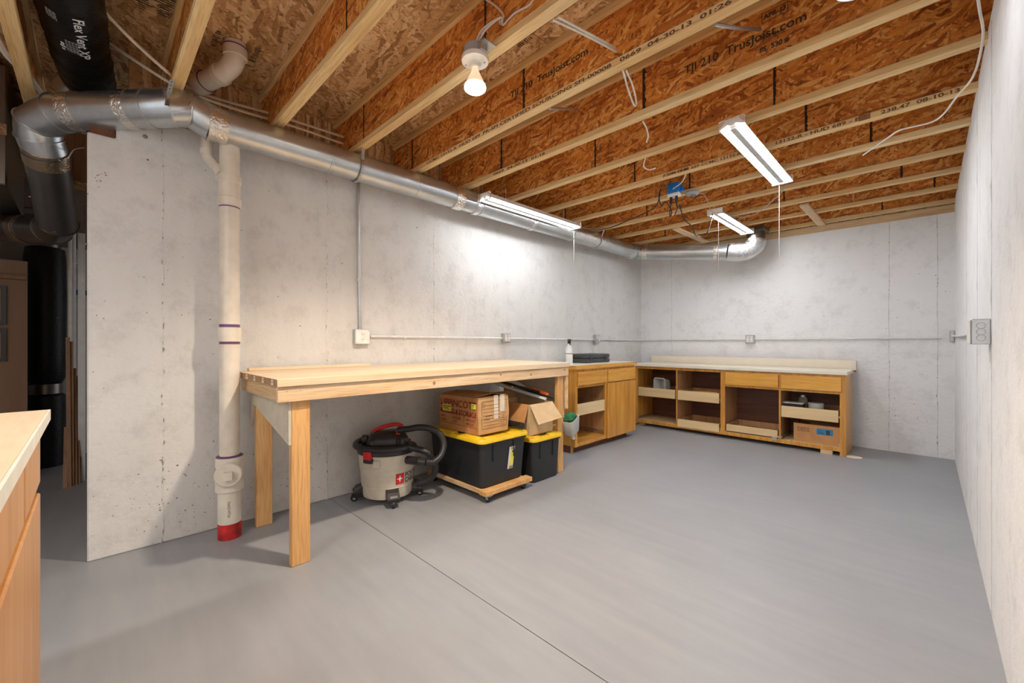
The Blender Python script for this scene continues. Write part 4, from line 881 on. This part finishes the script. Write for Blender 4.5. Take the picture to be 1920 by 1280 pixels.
for y in (3.84, 4.13):
    l_ = box('latch', (-2.602, y-0.025, CT+0.020), (-2.592, y+0.025, CT+0.078), 'case', t, 0.004)
    box('latch_slot', (-2.593, y-0.014, CT+0.034), (-2.590, y+0.014, CT+0.062), 'black', l_)
# ------------------------------------------------------------------ far cabinet
t = thing('base_cabinet', 'long honey oak cabinet on the far wall with four open bays of trays', 'cabinet', (-1.64, 5.3, 0))
FY, FB = 5.06, 5.52
def fx(u): return at_y(u, 740, FY).x
xL, xR = -2.735, -0.545
ZC = 0.778; ZB = 0.045
box('side_panel', (xL, FY+0.02, ZB), (xL+0.016, FB, ZC), 'oak_z', t)
box('side_panel', (xR-0.016, FY+0.02, 0.0), (xR, FB, ZC), 'oak_z', t)
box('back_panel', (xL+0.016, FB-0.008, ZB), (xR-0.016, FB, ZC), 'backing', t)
box('bottom_panel', (xL+0.016, FY+0.002, ZB+0.02), (xR-0.016, FB-0.008, ZB+0.036), 'birch_x', t)
xm = [fx(1268.5), fx(1355), fx(1462)]
wds = [0.012, 0.036, 0.014]
for x, w_ in zip(xm, (0.016, 0.030, 0.016)): box('divider', (x-w_/2, FY+0.02, ZB+0.036), (x+w_/2, FB-0.008, ZC), 'birch_x' if 0 else 'inner', t)
LST = [((xL, FY, 0.02), (xL+0.035, FY+0.02, ZC)), ((xR-0.048, FY, 0.0), (xR, FY+0.02, ZC)), ((xL, FY, ZC-0.032), (xR, FY+0.02, ZC)), ((xL, FY, ZB-0.005), (xR, FY+0.02, ZB+0.036)),
       ((xm[1], FY, 0.590), (xR, FY+0.02, 0.628))]
for x, w_ in zip(xm, wds): LST.append(((x-w_*0.7, FY, ZB), (x+w_*0.7, FY+0.02, ZC)))
boxes('face_frame', LST, 'oak_z', t)
box('drawer', (xm[1]+0.030, FY-0.019, 0.614), (xm[2]-0.010, FY-0.001, 0.755), 'oak_x', t, 0.004)
box('drawer', (xm[2]+0.012, FY-0.019, 0.614), (xR-0.035, FY-0.001, 0.755), 'oak_x', t, 0.004)
TB = FB-0.03
g = 0.012
tray(t, xL+0.035+g, xm[0]-0.009-g, FY-0.003, TB, 0.392, 0.503, 'y-')
tray(t, xm[0]+0.009+g, xm[1]-0.026-g, FY-0.012, TB, 0.390, 0.505, 'y-')
tray(t, xm[0]+0.006+g, xm[1]-0.026-g, FY-0.012, TB, 0.060, 0.155, 'y-')
tray(t, xm[1]+0.026+g, xm[2]-0.010-g, FY+0.004, TB, 0.092, 0.165, 'y-')
tray(t, xm[2]+0.010+g*0.5, xR-0.048-g, FY-0.004, TB, 0.318, 0.432, 'y-')
for x, z, s in ((xL+0.035, 0.44, 1), (xm[0]-0.009, 0.44, -1), (xm[0]+0.009, 0.44, 1), (xm[1]-0.026, 0.43, -1), (xL+0.035, 0.105, 1), (xm[0]-0.009, 0.105, -1), (xm[2]-0.010, 0.10, -1), (xm[2]+0.010, 0.105, 1), (xR-0.048, 0.37, -1), (xR-0.048, 0.105, -1), (xm[1]-0.026, 0.10, -1)):
    box('drawer_slide', (x, FY+0.004, z-0.010), (x+s*0.008, TB, z+0.010), 'zinc', t)
box('slide_bracket', (xm[2]-0.07, FY-0.006, 0.06), (xm[2]-0.025, FY+0.002, 0.095), 'zinc', t)
box('foot_block', (xR-0.20, FY+0.002, 0.0), (xR-0.105, FY+0.06, ZB-0.006), 'cardl', t)
box('foot_block', (xL+0.03, FY+0.03, 0.0), (xL+0.10, FY+0.1, ZB-0.006), 'cardl', t)
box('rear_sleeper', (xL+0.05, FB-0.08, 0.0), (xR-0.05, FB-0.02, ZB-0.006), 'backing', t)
tp = thing('countertop', 'almond laminate countertop on the long far cabinet', 'countertop', (-1.64, 5.3, ZC))
box('laminate_top', (xL-0.015, FY-0.025, ZC+0.0005), (xR+0.012, FB, 0.812), 'lamtop', tp, 0.003)
tp = thing('backsplash_board', 'almond laminate board on edge behind the far countertop', 'backsplash', (-1.6, 5.56, ZC))
BSX0, BSX1 = at_y(1223, 680, 5.56).x, at_y(1606, 690, 5.56).x
box('board', (BSX0, 5.535, 0.790), (BSX1, 5.553, 0.905), 'lam', tp, 0.002)
box('board_backing', (BSX0, 5.5535, 0.790), (BSX1, 5.572, 0.900), 'stick', tp)
box('end_block', (BSX1-0.03, 5.515, 0.786), (BSX1, 5.534, 0.805), 'stick', tp)
box('wall_cleat', (BSX0+0.05, 5.5725, 0.800), (BSX1-0.05, YF-0.002, 0.86), 'pine_x', tp)
# contents of the far cabinet
c = (-2.40, 5.24, 0.405)
t = thing('plastic_tub', 'milky plastic tub on its side in the leftmost upper tray', 'container', c)
setframe(Matrix.Translation((-2.43, 5.22, 0.520)) @ Matrix.Rotation(-0.25, 4, 'Z') @ Matrix.Rotation(PI/2, 4, 'X'))
def rrect(a, b, r, z, n=5):
    out = []
    for cx_, cy_, a0 in ((a-r, b-r, 0), (-a+r, b-r, PI/2), (-a+r, -b+r, PI), (a-r, -b+r, 1.5*PI)):
        for k in range(n+1): an = a0+PI/2*k/n; out.append((cx_+r*math.cos(an), cy_+r*math.sin(an), z))
    return out
def loft(name, rings, m, parent, cap0=True, cap1=True, smooth=True):
    n = len(rings[0]); vs = [p for r in rings for p in r]; fs = []
    for i in range(len(rings)-1):
        for k in range(n): fs.append((i*n+k, i*n+(k+1) % n, (i+1)*n+(k+1) % n, (i+1)*n+k))
    if cap0: fs.append(tuple(range(n))[::-1])
    if cap1: fs.append(tuple(range((len(rings)-1)*n, len(rings)*n)))
    return link(name, vs, fs, m, parent, smooth)
loft('tub', [rrect(0.065, 0.085, 0.03, -0.06), rrect(0.088, 0.108, 0.035, 0.06), rrect(0.094, 0.113, 0.038, 0.062), rrect(0.094, 0.113, 0.038, 0.07), rrect(0.083, 0.102, 0.034, 0.07), rrect(0.06, 0.08, 0.03, -0.05)], 'milk', t)
setframe()
tag(box('wood_scrap', (-1.93, 5.1, 0.4025), (-1.72, 5.13, 0.508), 'oak_x', None, 0.003), 'short oak offcut standing in the second upper tray', 'offcut')
t = thing('cardboard_carton', 'low brown carton with blue sticker in the lower right bay', 'box', (-0.85, 5.2, ZB+0.036))
bx0, bx1 = fx(1487), fx(1577); zb = ZB+0.0365
zt = zb+0.185
boxes('carton', [((bx0, 5.085, zb), (bx1, 5.089, zt)), ((bx0, 5.40, zb), (bx1, 5.404, zt)), ((bx0, 5.089, zb), (bx0+0.004, 5.40, zt)), ((bx1-0.004, 5.089, zb), (bx1, 5.40, zt)), ((bx0, 5.085, zb), (bx1, 5.404, zb+0.004))], 'cardo', t)
boxes('end_flap', [((bx0+0.004, 5.12, zt-0.03), (bx0+0.08, 5.39, zt-0.026))], 'cardo', t)
lines('printed_barcode', frame_rects(bx0+0.035, zb+0.11, bx0+0.13, zb+0.15, 0.003)+[(bx0+0.045+k*0.008, zb+0.12, bx0+0.045+k*0.008+random.choice((0.002, 0.004)), zb+0.142) for k in range(10)], 'inkd', t, lambda a, b: (a, 5.0843, b))
bs = box('blue_sticker', (bx1-0.195, 5.0835, zb+0.095), (bx1-0.065, 5.0849, zb+0.155), 'btag', t)
lines('sticker_print', [(bx1-0.185, zb+0.105, bx1-0.13, zb+0.11), (bx1-0.12, zb+0.10, bx1-0.09, zb+0.145), (bx1-0.185, zb+0.12, bx1-0.14, zb+0.125)], 'inkd', bs, lambda a, b: (a, 5.083, b))
zz = 0.330
tag(lathe('tape_roll', [(0.035, 0), (0.060, 0), (0.068, 0.145), (0.035, 0.145)], 'milk', None, (-0.80, 5.20, zz), 24), 'clear plastic tub in the right upper tray', 'container')
t = thing('glass_jar', 'small clear jar at the back of the right upper tray', 'jar', (-0.93, 5.30, zz))
lathe('jar_body', [(0.04, 0), (0.042, 0.02), (0.042, 0.165), (0.03, 0.185)], 'clear', t, (-0.93, 5.30, zz), 20)
lathe('jar_lid', [(0.031, 0.185), (0.031, 0.205), (0.02, 0.21)], 'zinc', t, (-0.93, 5.30, zz), 20)
t = thing('parts_box', 'black box with pale cover in the left of the right upper tray', 'box', (-1.0, 5.2, zz))
box('tray_body', (-1.07, 5.12, zz), (-0.90, 5.24, zz+0.125), 'black', t, 0.004)
box('pale_cover', (-1.075, 5.11, zz+0.1255), (-0.895, 5.245, zz+0.135), 'edge', t, 0.003)
tag(lathe('steel_can', [(0.032, 0), (0.034, 0.002), (0.034, 0.14), (0.032, 0.142)], 'rust', None, (-0.86, 5.33, zz), 20), 'dull metal can behind the plastic tub in the right upper tray', 'can')
# putty knife lying on floor
q = at_z(1600, 857, 0)
t = thing('oval_lid', 'flat white oval lid lying on the floor at the far cabinet corner', 'lid', (q.x, q.y, 0))
lathe('plate', [(0.058, 0.0), (0.060, 0.004), (0.050, 0.010), (0.01, 0.012)], 'lam', t, (q.x, q.y, 0), 28, sx=1.1, sy=0.8)
# ------------------------------------------------------------------ shop vacuum
vx, vy = -2.705, 1.472
t = thing('shop_vacuum', 'beige and black wet-dry vacuum with red handle under the workbench', 'vacuum', (vx, vy, 0))
lathe('drum', [(0.150, 0.036), (0.166, 0.040), (0.171, 0.055), (0.174, 0.110), (0.1765, 0.112), (0.1765, 0.116), (0.175, 0.118), (0.186, 0.232), (0.189, 0.234), (0.189, 0.240), (0.187, 0.242), (0.197, 0.335), (0.19, 0.338)], 'drum', t, (vx, vy, 0), 48)
lathe('lid_rim', [(0.19, 0.334), (0.203, 0.336), (0.205, 0.350), (0.200, 0.362), (0.175, 0.372), (0.12, 0.380)], 'black', t, (vx, vy, 0), 48)
M['hood'] = plain('motor_hood_black', (0.022, 0.020, 0.022), 0.28)
an = math.radians(-22)   # hood long axis
setframe(Matrix.Translation((vx, vy, 0)) @ Matrix.Rotation(math.radians(62), 4, 'Z'))
loft('motor_head', [rrect(0.145, 0.10, 0.06, 0.372), rrect(0.142, 0.098, 0.055, 0.415), rrect(0.120, 0.084, 0.05, 0.452), rrect(0.090, 0.060, 0.04, 0.470), rrect(0.03, 0.02, 0.015, 0.474)], 'hood', t)
loft('exhaust_port', [rrect(0.022, 0.03, 0.018, 0.40), rrect(0.022, 0.03, 0.018, 0.455), rrect(0.012, 0.018, 0.01, 0.458)], 'hood', t) if 0 else box('exhaust_port', (-0.175, -0.035, 0.375), (-0.13, 0.035, 0.448), 'hood', t, 0.012, 3)
vs_, fs_ = [], []
hp = smoothpts([(-0.10, 0, 0.462), (-0.085, 0, 0.478), (-0.03, 0, 0.500), (0.04, 0, 0.512), (0.075, 0, 0.508), (0.098, 0, 0.492), (0.10, 0, 0.465)], 5)
tube('carry_handle', hp, 0.021, 'redp', t, 14, True, 0, 0.65)
box('power_switch', (0.055, -0.082, 0.452), (0.083, -0.055, 0.478), 'redp', t, 0.004)
box('side_window', (-0.09, -0.0945, 0.388), (0.045, -0.088, 0.425), 'stick', t, 0.003)
box('grey_bracket', (0.055, -0.108, 0.372), (0.085, -0.085, 0.43), 'tote', t, 0.004)
lb = box('head_badge', (0.094, -0.094, 0.392), (0.135, -0.0905, 0.428), 'hood', t)
setframe()
# latches and side hooks
def polar(a, r, z): return Vector((vx+r*math.cos(a), vy+r*math.sin(a), z))
for a in (math.radians(-66), math.radians(110)):
    setframe(Matrix.Translation((vx, vy, 0)) @ Matrix.Rotation(a, 4, 'Z'))
    l_ = box('latch', (0.198, -0.030, 0.318), (0.222, 0.030, 0.372), 'redp', t, 0.006, 2)
    box('latch_base', (0.190, -0.034, 0.292), (0.216, 0.034, 0.322), 'black', l_, 0.006, 2)
    setframe()
setframe(Matrix.Translation((vx, vy, 0)) @ Matrix.Rotation(math.radians(-50), 4, 'Z'))
box('drum_catch', (0.180, -0.022, 0.262), (0.204, 0.022, 0.312), 'drum', t, 0.004)
setframe()
# caster feet
for k, a in enumerate((-0.33, -2.0, 0.95, 2.6)):
    setframe(Matrix.Translation((vx, vy, 0)) @ Matrix.Rotation(a, 4, 'Z'))
    f = loft('caster_foot', [[(0.160, -0.040, 0.035), (0.235, -0.036, 0.035), (0.235, 0.036, 0.035), (0.160, 0.040, 0.035)], [(0.155, -0.045, 0.07), (0.240, -0.040, 0.062), (0.240, 0.040, 0.062), (0.155, 0.045, 0.07)], [(0.155, -0.045, 0.115), (0.215, -0.034, 0.100), (0.215, 0.034, 0.100), (0.155, 0.045, 0.115)]], 'hood', t, smooth=False)
    box('foot_slot', (0.232, -0.024, 0.070), (0.2375, 0.024, 0.084), 'grey', f)
    lathe('caster_wheel', [(0.006, -0.011), (0.021, -0.011), (0.024, -0.006), (0.024, 0.006), (0.021, 0.011), (0.006, 0.011)], 'black', t, (0.222, 0, 0.024), 20, 'y')
    lathe('wheel_hub', [(0.010, -0.013), (0.010, 0.013)], 'zinc', f, (0.222, 0, 0.024), 14, 'y')
    setframe()
# hose: round the lid, then a big loop to the right
ap_ = math.radians(20)
pt = [polar(math.radians(80), 0.10, 0.43)]
P = [at_d(746, 806, 2.87), at_d(765, 804, 2.86), at_d(785, 801, 2.86), at_d(806, 803, 2.86), at_d(824, 813, 2.86), at_d(832, 832, 2.85), at_d(827, 853, 2.81), at_d(812, 866, 2.77), at_d(797, 866, 2.74)]
def ribbed(name, pts, r, par, n=26):
    hp = smoothpts(pts, n); tube(name, hp, [r*(1+0.035*(k % 2)) for k in range(len(hp))], 'black', par, 14)
ribbed('hose', P, 0.0215, t)
tube('hose_cuff', [at_d(764, 862, 2.80), at_d(786, 864, 2.75)], 0.028, 'hood', t, 18)
tube('hose_connector', [at_d(785, 864, 2.75), at_d(799, 866, 2.74)], 0.0245, 'hood', t, 18)
Q = [polar(math.radians(150), 0.185, 0.385)]+[polar(math.radians(a), 0.20+0.012*math.sin(i), 0.392-0.003*i) for i, a in enumerate((-170, -140, -110, -80, -50, -25, 0, 18))]+[at_d(797, 846, 2.83), at_d(809, 857, 2.84), at_d(817, 873, 2.85), at_d(813, 890, 2.87), at_d(799, 902, 2.88), at_d(782, 907, 2.89)]
ribbed('hose', Q, 0.0215, t, 16)
# logo on the drum
def drump(a0, z0, s=1.0): 
    def f(x, y):
        z = z0+y; r = 0.1757+(z-0.118)/(0.232-0.118)*0.0105+0.0008
        a = a0+x/r; return (vx+r*math.cos(a), vy+r*math.sin(a), z)
    return f
aL = math.radians(-12)
def cylpatch(name, a0, z0, w_, h_, m, par, off=0.0):
    n = 8; vs, fs = [], []
    for i in range(n+1):
        for j in range(3):
            x = w_*i/n; z = z0+h_*j/2; r = 0.1757+(z-0.118)/(0.114)*0.0105+0.0004+off; a = a0+x/r
            vs.append((vx+r*math.cos(a), vy+r*math.sin(a), z))
    for i in range(n):
        for j in range(2): fs.append((i*3+j, (i+1)*3+j, (i+1)*3+j+1, i*3+j+1))
    return link(name, vs, fs, m, par)
lg = cylpatch('red_logo', aL, 0.136, 0.060, 0.074, 'redp', t)
fpt = drump(aL+0.02, 0.173)
star = [(0.026, 0.027), (0.0315, 0.0055), (0.049, 0), (0.0315, -0.0055), (0.026, -0.027), (0.0205, -0.0055), (0.003, 0), (0.0205, 0.0055)]
vs = [fpt(0.026, 0)]+[fpt(x, y) for x, y in star]
ctr = Vector((vx, vy, 0)); vs = [Vector(v)+(Vector(v)-ctr).normalized()*0.001 for v in vs]
link('star_mark', vs, [(0, 1+i, 1+(i+1) % 8) for i in range(8)], 'inkw', lg)
text('PORTER', 0.046, 'inkd', t, drump(aL+0.38, 0.177), 'lettering', 0.85, bold=0.0009)
text('CABLE', 0.046, 'inkd', t, drump(aL+0.38, 0.139), 'lettering', 0.85, bold=0.0009)
# ------------------------------------------------------------------ totes on and beside the dolly
def tote(x0, x1, y0, y1, z0, z1, label, taper=0.03):
    t = thing('storage_tote', label, 'storage bin', ((x0+x1)/2, (y0+y1)/2, z0), 'black storage bins with yellow lids')
    cx_, cy_ = (x0+x1)/2, (y0+y1)/2; a, b = (x1-x0)/2, (y1-y0)/2
    R = lambda aa, bb, r, z: [(cx_+p[0], cy_+p[1], z) for p in rrect(aa, bb, r, z)]
    body = loft('bin_body', [R(a-taper-0.008, b-taper-0.008, 0.03, z0), R(a-taper, b-taper, 0.035, z0+0.008), R(a-0.012, b-0.012, 0.035, z1-0.045), R(a-0.002, b-0.002, 0.04, z1-0.043), R(a-0.002, b-0.002, 0.04, z1-0.030)], 'tote', t)
    for s in (-0.55, 0.40):   # moulded ribs on the front
        yy = cy_+s*b*0.9
        vs_ = [(x1-0.020, yy-0.003, z1-0.17), (x1-0.004, yy-0.003, z1-0.05), (x1-0.020, yy+0.003, z1-0.17), (x1-0.004, yy+0.003, z1-0.05)]
        box('moulded_rib', (x1-0.025, yy-0.003, z1-0.165), (x1-0.006, yy+0.004, z1-0.046), 'black', body)
    lid = loft('lid', [R(a+0.004, b+0.004, 0.045, z1-0.030), R(a+0.010, b+0.010, 0.05, z1-0.026), R(a+0.010, b+0.010, 0.05, z1-0.010), R(a+0.004, b+0.004, 0.048, z1), R(a-0.035, b-0.035, 0.03, z1), R(a-0.040, b-0.040, 0.03, z1-0.012)], 'yellow', t)
    for (qx, qy, sx_, sy_) in ((a-0.03, b*0.45, 0.03, 0.05), (a-0.03, -b*0.62, 0.03, 0.045), (-a*0.3, -b+0.03, 0.09, 0.028), (a*0.55, -b+0.03, 0.09, 0.028)):
        box('lid_boss', (cx_+qx-sx_, cy_+qy-sy_, z1-0.011), (cx_+qx+sx_, cy_+qy+sy_, z1+0.008), 'yellow', lid, 0.006, 2)
    return t
TB1 = 0.083
T1 = tote(-2.78, -2.135, 1.855, 2.325, TB1, 0.428, 'larger black bin with yellow lid standing on the wheeled dolly')
def tf(off): return lambda a, b: (-2.135-0.012-(0.383-(0.175+b))*0.061+off, 2.125+a+(b-0.08)*0.10, 0.175+b)
tg = lines('warning_label', [(0.0, 0.0, 0.056, 0.160)], 'edge', T1, tf(0.004))
lines('label_print', [(0.020, 0.025, 0.052, 0.13)], 'ytag', tg, tf(0.0050))
lines('label_stripe', [(0.018+0.009*k, 0.137, 0.0225+0.009*k, 0.158) for k in range(4)]+[(0.018+0.009*k, 0.003, 0.0225+0.009*k, 0.020) for k in range(4)]+[(0.030, 0.118, 0.046, 0.130)], 'inkd', tg, tf(0.0056))
T2 = tote(-2.74, -2.13, 2.375, 2.735, 0.0, 0.352, 'smaller black bin with yellow lid standing on the floor by the bench leg', 0.026)
t = thing('dolly', 'small wooden dolly on casters under the larger black bin', 'dolly', (-2.45, 2.1, 0))
box('cross_rail', (-2.175, 1.865, 0.050), (-2.105, 2.335, 0.0825), 'leg', t, 0.003)
box('cross_rail', (-2.80, 1.865, 0.050), (-2.73, 2.31, 0.0825), 'leg', t, 0.003)
for y in (1.875, 2.255): box('side_rail', (-2.729, y, 0.052), (-2.176, y+0.045, 0.0825), 'pine_x', t, 0.002)
for (x, y) in ((-2.13, 1.91), (-2.14, 2.27), (-2.76, 1.91), (-2.76, 2.27)):
    box('caster_plate', (x-0.028, y-0.022, 0.046), (x+0.028, y+0.022, 0.0499), 'zinc', t)
    cs = lathe('caster_wheel', [(0.006, -0.009), (0.018, -0.009), (0.020, -0.005), (0.020, 0.005), (0.018, 0.009), (0.006, 0.009)], 'black', t, (x, y, 0.020), 18, 'y')
    boxes('caster_fork', [((x-0.012, y-0.014, 0.018), (x+0.012, y-0.011, 0.046)), ((x-0.012, y+0.011, 0.018), (x+0.012, y+0.014, 0.046)), ((x-0.012, y-0.014, 0.042), (x+0.012, y+0.014, 0.046))], 'zinc', cs)
# moving carton
bz0 = 0.437; bz1 = 0.702
t = thing('moving_carton', 'taped moving carton with red lettering on the larger bin', 'box', (-2.45, 2.05, bz0))
bx0, bx1, by0, by1 = -2.68, -2.235, 1.905, 2.205
cb = loft('carton', [[(bx0, by0, bz0), (bx1, by0+0.01, bz0), (bx1-0.004, by1, bz0), (bx0, by1, bz0)], [(bx0-0.004, by0-0.006, bz0+0.13), (bx1+0.004, by0-0.002, bz0+0.13), (bx1+0.006, by1+0.004, bz0+0.14), (bx0, by1+0.004, bz0+0.13)], [(bx0, by0, bz1-0.008), (bx1+0.002, by0, bz1), (bx1-0.002, by1, bz1-0.004), (bx0, by1, bz1-0.01)]], 'cardo', t, smooth=False)
loft('front_panel', [[(bx1+0.001, by0+0.008, bz0+0.002), (bx1+0.002, by0+0.008, bz0+0.002), (bx1-0.001, by1-0.002, bz0+0.002), (bx1-0.002, by1-0.002, bz0+0.002)], [(bx1+0.0035, by0+0.002, bz0+0.13), (bx1+0.0065, by0+0.002, bz0+0.13), (bx1+0.0085, by1-0.002, bz0+0.14), (bx1+0.0055, by1-0.002, bz0+0.14)], [(bx1+0.0015, by0+0.004, bz1-0.003), (bx1+0.004, by0+0.004, bz1-0.003), (bx1+0.001, by1-0.004, bz1-0.006), (bx1-0.0015, by1-0.004, bz1-0.006)]], 'card', cb, smooth=False)
loft('top_flap', [[(bx0+0.01, by0, bz1-0.004), (bx1-0.02, by0, bz1+0.004), (bx1-0.03, by0+0.15, bz1+0.014), (bx0+0.01, by0+0.15, bz1+0.010)], [(bx0+0.01, by0, bz1-0.001), (bx1-0.02, by0, bz1+0.007), (bx1-0.03, by0+0.15, bz1+0.017), (bx0+0.01, by0+0.15, bz1+0.013)]], 'cardo', t, smooth=False)
loft('top_flap', [[(bx0+0.02, by1-0.17, bz1+0.012), (bx1-0.03, by1-0.16, bz1+0.020), (bx1-0.01, by1, bz1-0.002), (bx0+0.01, by1, bz1-0.006)], [(bx0+0.02, by1-0.17, bz1+0.015), (bx1-0.03, by1-0.16, bz1+0.023), (bx1-0.01, by1, bz1+0.001), (bx0+0.01, by1, bz1-0.003)]], 'cardo', t, smooth=False)
def sidep(x0, z0):
    def f(x, z):
        zz = z0+z; k = min(1, max(0, (zz-bz0)/0.13)) if zz < bz0+0.13 else max(0, 1-(zz-bz0-0.13)/0.145)
        return (x0+x, by0-0.0005-0.0075*k+(0.010*(1-k) if zz < bz0+0.13 else 0)*((x0+x-bx0)/(bx1-bx0))*0.6-0.001, zz)
    return f
W_ = bx1-bx0
text('LIPPINCOTT', 0.072, 'inkr', t, sidep(bx0+0.01, bz1-0.085), 'red_lettering', -0.43, bold=0.001)
text('MOVING & STORAGE', 0.054, 'inkr', t, sidep(bx0+0.01, bz1-0.142), 'red_lettering', -0.43, bold=0.001)
for i, (w1, w2, w3) in enumerate((('RENO', 'BOULDER', 'LAS VEGAS'), ('SPARKS', 'CITY', 'NEVADA'))):
    for k, s_ in enumerate((w1, w2, w3)): text(s_, 0.026, 'inkr', t, sidep(bx0+0.015+k*0.150, bz1-0.175-0.03*i), 'red_lettering', 0.85, bold=0.0004)
lines('red_rule', [(0.005, 0.128, W_-0.01, 0.131), (0.005, 0.048, W_-0.01, 0.051), (0.145, 0.05, 0.148, 0.13), (0.295, 0.05, 0.298, 0.13)], 'inkr', t, sidep(bx0, bz0))
lines('yellow_sticker', [(0.045, 0.140, 0.155, 0.190)], 'ytag', t, lambda a, b: (bx0+a, by0-0.0115, bz0+b))
lines('sticker_print', [(0.052, 0.172, 0.148, 0.178), (0.052, 0.160, 0.12, 0.165), (0.06, 0.150, 0.145, 0.154)], 'inkd', t, lambda a, b: (bx0+a, by0-0.0119, bz0+b))
lines('yellow_sticker', [(0.385, 0.185, 0.44, 0.222)], 'ytag', t, lambda a, b: (bx0+a, by0-0.0115, bz0+b))
FXP = bx1+0.0095
R = frame_rects(0.02, 0.04, 0.245, 0.235, 0.003)+[(0.19, 0.04, 0.192, 0.235)]+[(0.03, 0.06+0.024*k, 0.18, 0.0625+0.024*k) for k in range(7)]+frame_rects(0.025, 0.195, 0.045, 0.222, 0.002)
R += [(0.20, 0.05+0.017*k, 0.215+0.02*random.random(), 0.053+0.017*k) for k in range(10)]+[(0.222, 0.05+0.017*k, 0.236, 0.0515+0.017*k) for k in range(10)]+[(0.05, 0.128, 0.11, 0.134), (0.04, 0.105, 0.09, 0.109)]
lines('printed_form', R, 'inkb', t, lambda a, b: (FXP-0.004*abs(b-0.13)/0.13, by0+0.01+a*1.1, bz0+b))
lines('clear_tape', [(0.115, 0.10, 0.150, 0.272), (0.165, 0.15, 0.205, 0.272)], 'tape', t, lambda a, b: (FXP+0.0006-0.004*abs(b-0.13)/0.13, by0+0.01+a*1.2, bz0+b))
tag(tube('black_pipe', [(-2.60, 2.285, 0.462), (-2.17, 2.292, 0.463)], 0.024, 'black', None, 20), 'black plastic pipe length lying beside the moving carton', 'pipe')
# open carton with tools
t = thing('open_carton', 'open pale carton full of tools on the smaller bin', 'box', (-2.45, 2.55, 0.36))
ox0, ox1, oy0, oy1, oz0, oz1 = -2.60, -2.20, 2.405, 2.690, 0.3605, 0.605
boxes('carton', [((ox0, oy0, oz0), (ox1, oy0+0.004, oz1)), ((ox0, oy1-0.004, oz0), (ox1, oy1, oz1)), ((ox0, oy0, oz0), (ox0+0.004, oy1, oz1)), ((ox1-0.004, oy0, oz0), (ox1, oy1, oz1)), ((ox0, oy0, oz0), (ox1, oy1, oz0+0.004))], 'cardl', t)
def flap(pts, m): 
    a = [Vector(p) for p in pts]; n_ = (a[1]-a[0]).cross(a[3]-a[0]).normalized()*0.0035
    return loft('flap', [[tuple(p) for p in a], [tuple(p+n_) for p in a]], m, t, smooth=False)
flap([(ox1, oy0+0.005, oz1), (ox1, oy1-0.005, oz1), (ox1+0.085, oy1+0.02, oz1-0.125), (ox1+0.085, oy0+0.01, oz1-0.145)], 'cardl')
flap([(ox1-0.01, oy0, oz1), (ox0+0.01, oy0, oz1), (ox0+0.02, oy0-0.07, oz1-0.14), (ox1+0.01, oy0-0.075, oz1-0.15)], 'cardo')
flap([(ox0, oy0+0.005, oz1), (ox0, oy1-0.005, oz1), (ox0-0.08, oy1, oz1+0.05), (ox0-0.08, oy0, oz1+0.05)], 'cardo')
tg_ = 'tools and rolls sticking out of the open carton'
tag(tube('plastic_sleeve', [(-2.80, 2.36, 0.80), (-2.55, 2.47, 0.72), (-2.22, 2.63, 0.625)], 0.026, 'milk', None, 16, True, 5, 0.5), 'long clear plastic sleeve slanting out of the open carton', 'tool', tg_)
tag(tube('black_rod', [(-2.86, 2.36, 0.815), (-2.3, 2.64, 0.675)], 0.011, 'black', None, 10), 'long black rod lying on the clear sleeve', 'tool', tg_)
tt = thing('paint_roller', 'grey speckled roll leaning on the open carton behind the black rod', 'roll', (-2.6, 2.6, 0.75), tg_)
tube('roll', [(-2.66, 2.50, 0.815), (-2.46, 2.62, 0.690)], 0.030, 'milk', tt, 20)
tube('core', [(-2.664, 2.4975, 0.8175), (-2.656, 2.5025, 0.8125)], 0.018, 'stick', tt, 16)
tt = thing('pruning_tool', 'orange-handled tool lying on top of the open carton', 'tool', (-2.3, 2.66, 0.64), tg_)
tube('orange_grip', [(-2.42, 2.60, 0.700), (-2.33, 2.64, 0.685), (-2.24, 2.685, 0.655)], [0.010]+[0.014]*9+[0.011], 'orange', tt, 12, True, 5)
tube('black_jaw', [(-2.50, 2.56, 0.690), (-2.36, 2.63, 0.664), (-2.20, 2.70, 0.640)], 0.012, 'black', tt, 10, True, 4)
# hanging cut jug
jc = at_x(1068, 800, -2.19); 
t = thing('cut_jug', 'cut-off milky plastic jug with green cloth hung beside the bench leg', 'container', (jc.x, jc.y, jc.z))
setframe(Matrix.Translation((jc.x+0.01, jc.y, jc.z)) @ Matrix.Rotation(0.35, 4, 'X') @ Matrix.Rotation(0.1, 4, 'Z'))
loft('jug', [rrect(0.014, 0.014, 0.01, -0.115), rrect(0.016, 0.016, 0.012, -0.085), rrect(0.055, 0.055, 0.03, -0.045), rrect(0.075, 0.072, 0.03, 0.06), rrect(0.078, 0.076, 0.03, 0.085), rrect(0.072, 0.070, 0.028, 0.085), rrect(0.05, 0.05, 0.03, -0.035)], 'milk', t)
bm = bmesh.new(); bmesh.ops.create_icosphere(bm, subdivisions=3, radius=0.055)
for v in bm.verts: v.co *= 1+0.35*noise.noise(v.co*30); v.co.z *= 0.7; v.co += Vector((0.005, 0.02, 0.085))
from_bm('green_cloth', bm, 'green', t, True)
tube('hanging_wire', [(-0.02, -0.07, 0.08), (-0.06, -0.17, 0.10), (-0.03, -0.20, 0.10)], 0.003, 'cable', t, 6)
setframe()
